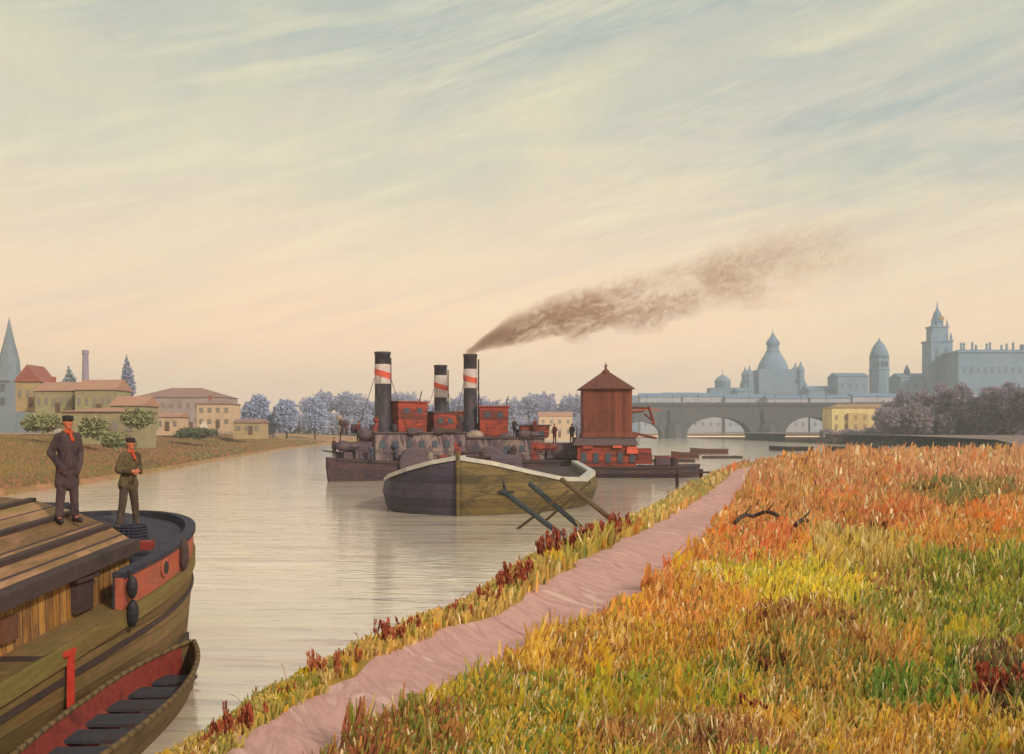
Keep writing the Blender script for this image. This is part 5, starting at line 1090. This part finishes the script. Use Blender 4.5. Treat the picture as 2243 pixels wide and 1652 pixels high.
# ------------------------------------------------------------------ smoke
def smoke():
    ctrl = [(1030, 771, 97, 9), (1046, 758, 97.5, 13), (1080, 744, 98, 24), (1130, 722, 99, 38), (1205, 690, 100, 50), (1290, 672, 102, 60), (1380, 652, 104, 60), (1480, 638, 106, 66), (1590, 612, 109, 78), (1700, 592, 112, 86), (1830, 560, 115, 96), (1960, 535, 118, 84),
            (1590, 545, 109, 50), (1120, 762, 98.5, 18), (1260, 735, 101, 24), (1400, 700, 105, 50), (1560, 680, 109, 50), (1740, 660, 113, 46), (1660, 505, 111, 40), (1780, 500, 114, 44), (1880, 520, 116, 50)]
    mb = MB()
    for (u, v, Y, r) in ctrl[:]:
        k = Y/F; mb.ball(tuple(P(u, v, Y)), (r*k*1.35, r*k*.9, r*k), 14, 9)
    for a, b in list(zip(ctrl[:11], ctrl[1:12])):
        for q in (.33, .66):
            u, v, Y, r = [a[i]*(1-q)+b[i]*q for i in range(4)]; k = Y/F; mb.ball(tuple(P(u, v, Y)), (r*k*1.3, r*k*.9, r*k), 14, 9)
    mat = bpy.data.materials.new('smoke_volume'); mat.use_nodes = True; nt = mat.node_tree; nt.nodes.clear()
    pv = nt.nodes.new('ShaderNodeVolumePrincipled'); out = nt.nodes.new('ShaderNodeOutputMaterial'); nt.links.new(pv.outputs[0], out.inputs['Volume'])
    co = nt.nodes.new('ShaderNodeTexCoord').outputs['Object']; s = nt.nodes.new('ShaderNodeSeparateXYZ'); nt.links.new(co, s.inputs[0])
    xs0, xs1 = X(1030, 97), X(1980, 118)
    q = math_node(nt, 'DIVIDE', math_node(nt, 'SUBTRACT', s.outputs[0], xs0), xs1-xs0)
    mp = mapping(nt, co, (.20, .24, .34), (0, R(22), 0))
    n1 = noise_node(nt, mp, 1.0, 4, .55, 2.6); n3 = noise_node(nt, mapping(nt, co, (.34, .3, .5), (0, R(20), 0), (5, 3, 1)), 1.0, 4, .6, 3.0)
    n2 = noise_node(nt, mapping(nt, co, (.13, .2, .22), (0, R(15), 0), (2, 2, 8)), 1.0, 3, .5, .8)
    def fil(n): return ramp(nt, math_node(nt, 'ABSOLUTE', math_node(nt, 'SUBTRACT', n, .5)), [(0, g(1)), (.018, g(.5)), (.05, g(0))])
    wisps = math_node(nt, 'ADD', fil(n1), math_node(nt, 'MULTIPLY', fil(n3), .8))
    body_ = math_node(nt, 'MULTIPLY', ramp(nt, n1, [(.46, g(0)), (.62, g(1))]), ramp(nt, q, [(0, g(1.0)), (.10, g(.22)), (.4, g(.05)), (1, g(.02))]))
    mask = math_node(nt, 'MULTIPLY', math_node(nt, 'ADD', wisps, body_), ramp(nt, n2, [(.38, g(.06)), (.56, g(1))]))
    near_ = ramp(nt, q, [(0, g(1.2)), (.05, g(.6)), (.12, g(0))])
    mask = math_node(nt, 'MAXIMUM', mask, near_)
    ax = [(1030, 771, 97, 12), (1080, 744, 98, 24), (1130, 722, 99, 40), (1205, 694, 100, 54), (1290, 682, 102, 66), (1480, 645, 106, 88), (1700, 580, 112, 122), (1960, 515, 118, 105)]
    qs = [max(0, min(1, (X(u, Y)-xs0)/(xs1-xs0))) for u, v, Y, r in ax]
    zc = math_node(nt, 'MULTIPLY', ramp(nt, q, [(a, g(Z(b[1], b[2])/40)) for a, b in zip(qs, ax)]), 40); rd = math_node(nt, 'MULTIPLY', ramp(nt, q, [(a, g(b[3]*b[2]/F/10)) for a, b in zip(qs, ax)]), 10)
    wz = math_node(nt, 'MULTIPLY', math_node(nt, 'SUBTRACT', n2, .5), 1.3)
    off = math_node(nt, 'ADD', math_node(nt, 'DIVIDE', math_node(nt, 'SUBTRACT', s.outputs[2], zc), rd), wz)
    fall = ramp(nt, math_node(nt, 'ABSOLUTE', off), [(0, g(1)), (.5, g(.8)), (.95, g(0))]); mask = math_node(nt, 'MULTIPLY', mask, fall)
    dens = ramp(nt, q, [(0, g(1)), (.06, g(1)), (.2, g(.62)), (.42, g(.24)), (.75, g(.07)), (.93, g(.02)), (1, g(0))])
    d = math_node(nt, 'MULTIPLY', math_node(nt, 'MULTIPLY', mask, dens), 1.45)
    nt.links.new(d, pv.inputs['Density']); pv.inputs['Color'].default_value = (*lin((198, 154, 126)), 1); pv.inputs['Anisotropy'].default_value = .1
    o = mb.build('smoke', mat, None, True)
    md = o.modifiers.new('r', 'REMESH'); md.mode = 'VOXEL'; md.voxel_size = .28
    dg = bpy.context.evaluated_depsgraph_get(); me = bpy.data.meshes.new_from_object(o.evaluated_get(dg)); o.modifiers.clear(); o.data = me
    if not me.materials: me.materials.append(mat)
    tag(o, 'brown coal smoke drifting right from the right hand tug funnel', 'smoke', kind='stuff')
smoke()
# ------------------------------------------------------------------ haze
hm = bpy.data.materials.new('haze_air'); hm.use_nodes = True; nt = hm.node_tree; nt.nodes.clear()
pv = nt.nodes.new('ShaderNodeVolumePrincipled'); out = nt.nodes.new('ShaderNodeOutputMaterial'); nt.links.new(pv.outputs[0], out.inputs['Volume'])
pv.inputs['Density'].default_value = .00046; pv.inputs['Color'].default_value = (.86, .94, 1.0, 1); pv.inputs['Anisotropy'].default_value = .2
tag(MB().box((0, 1230, 62), (3900, 2640, 128)).build('haze', hm), 'thin blue river haze', 'haze', kind='stuff')
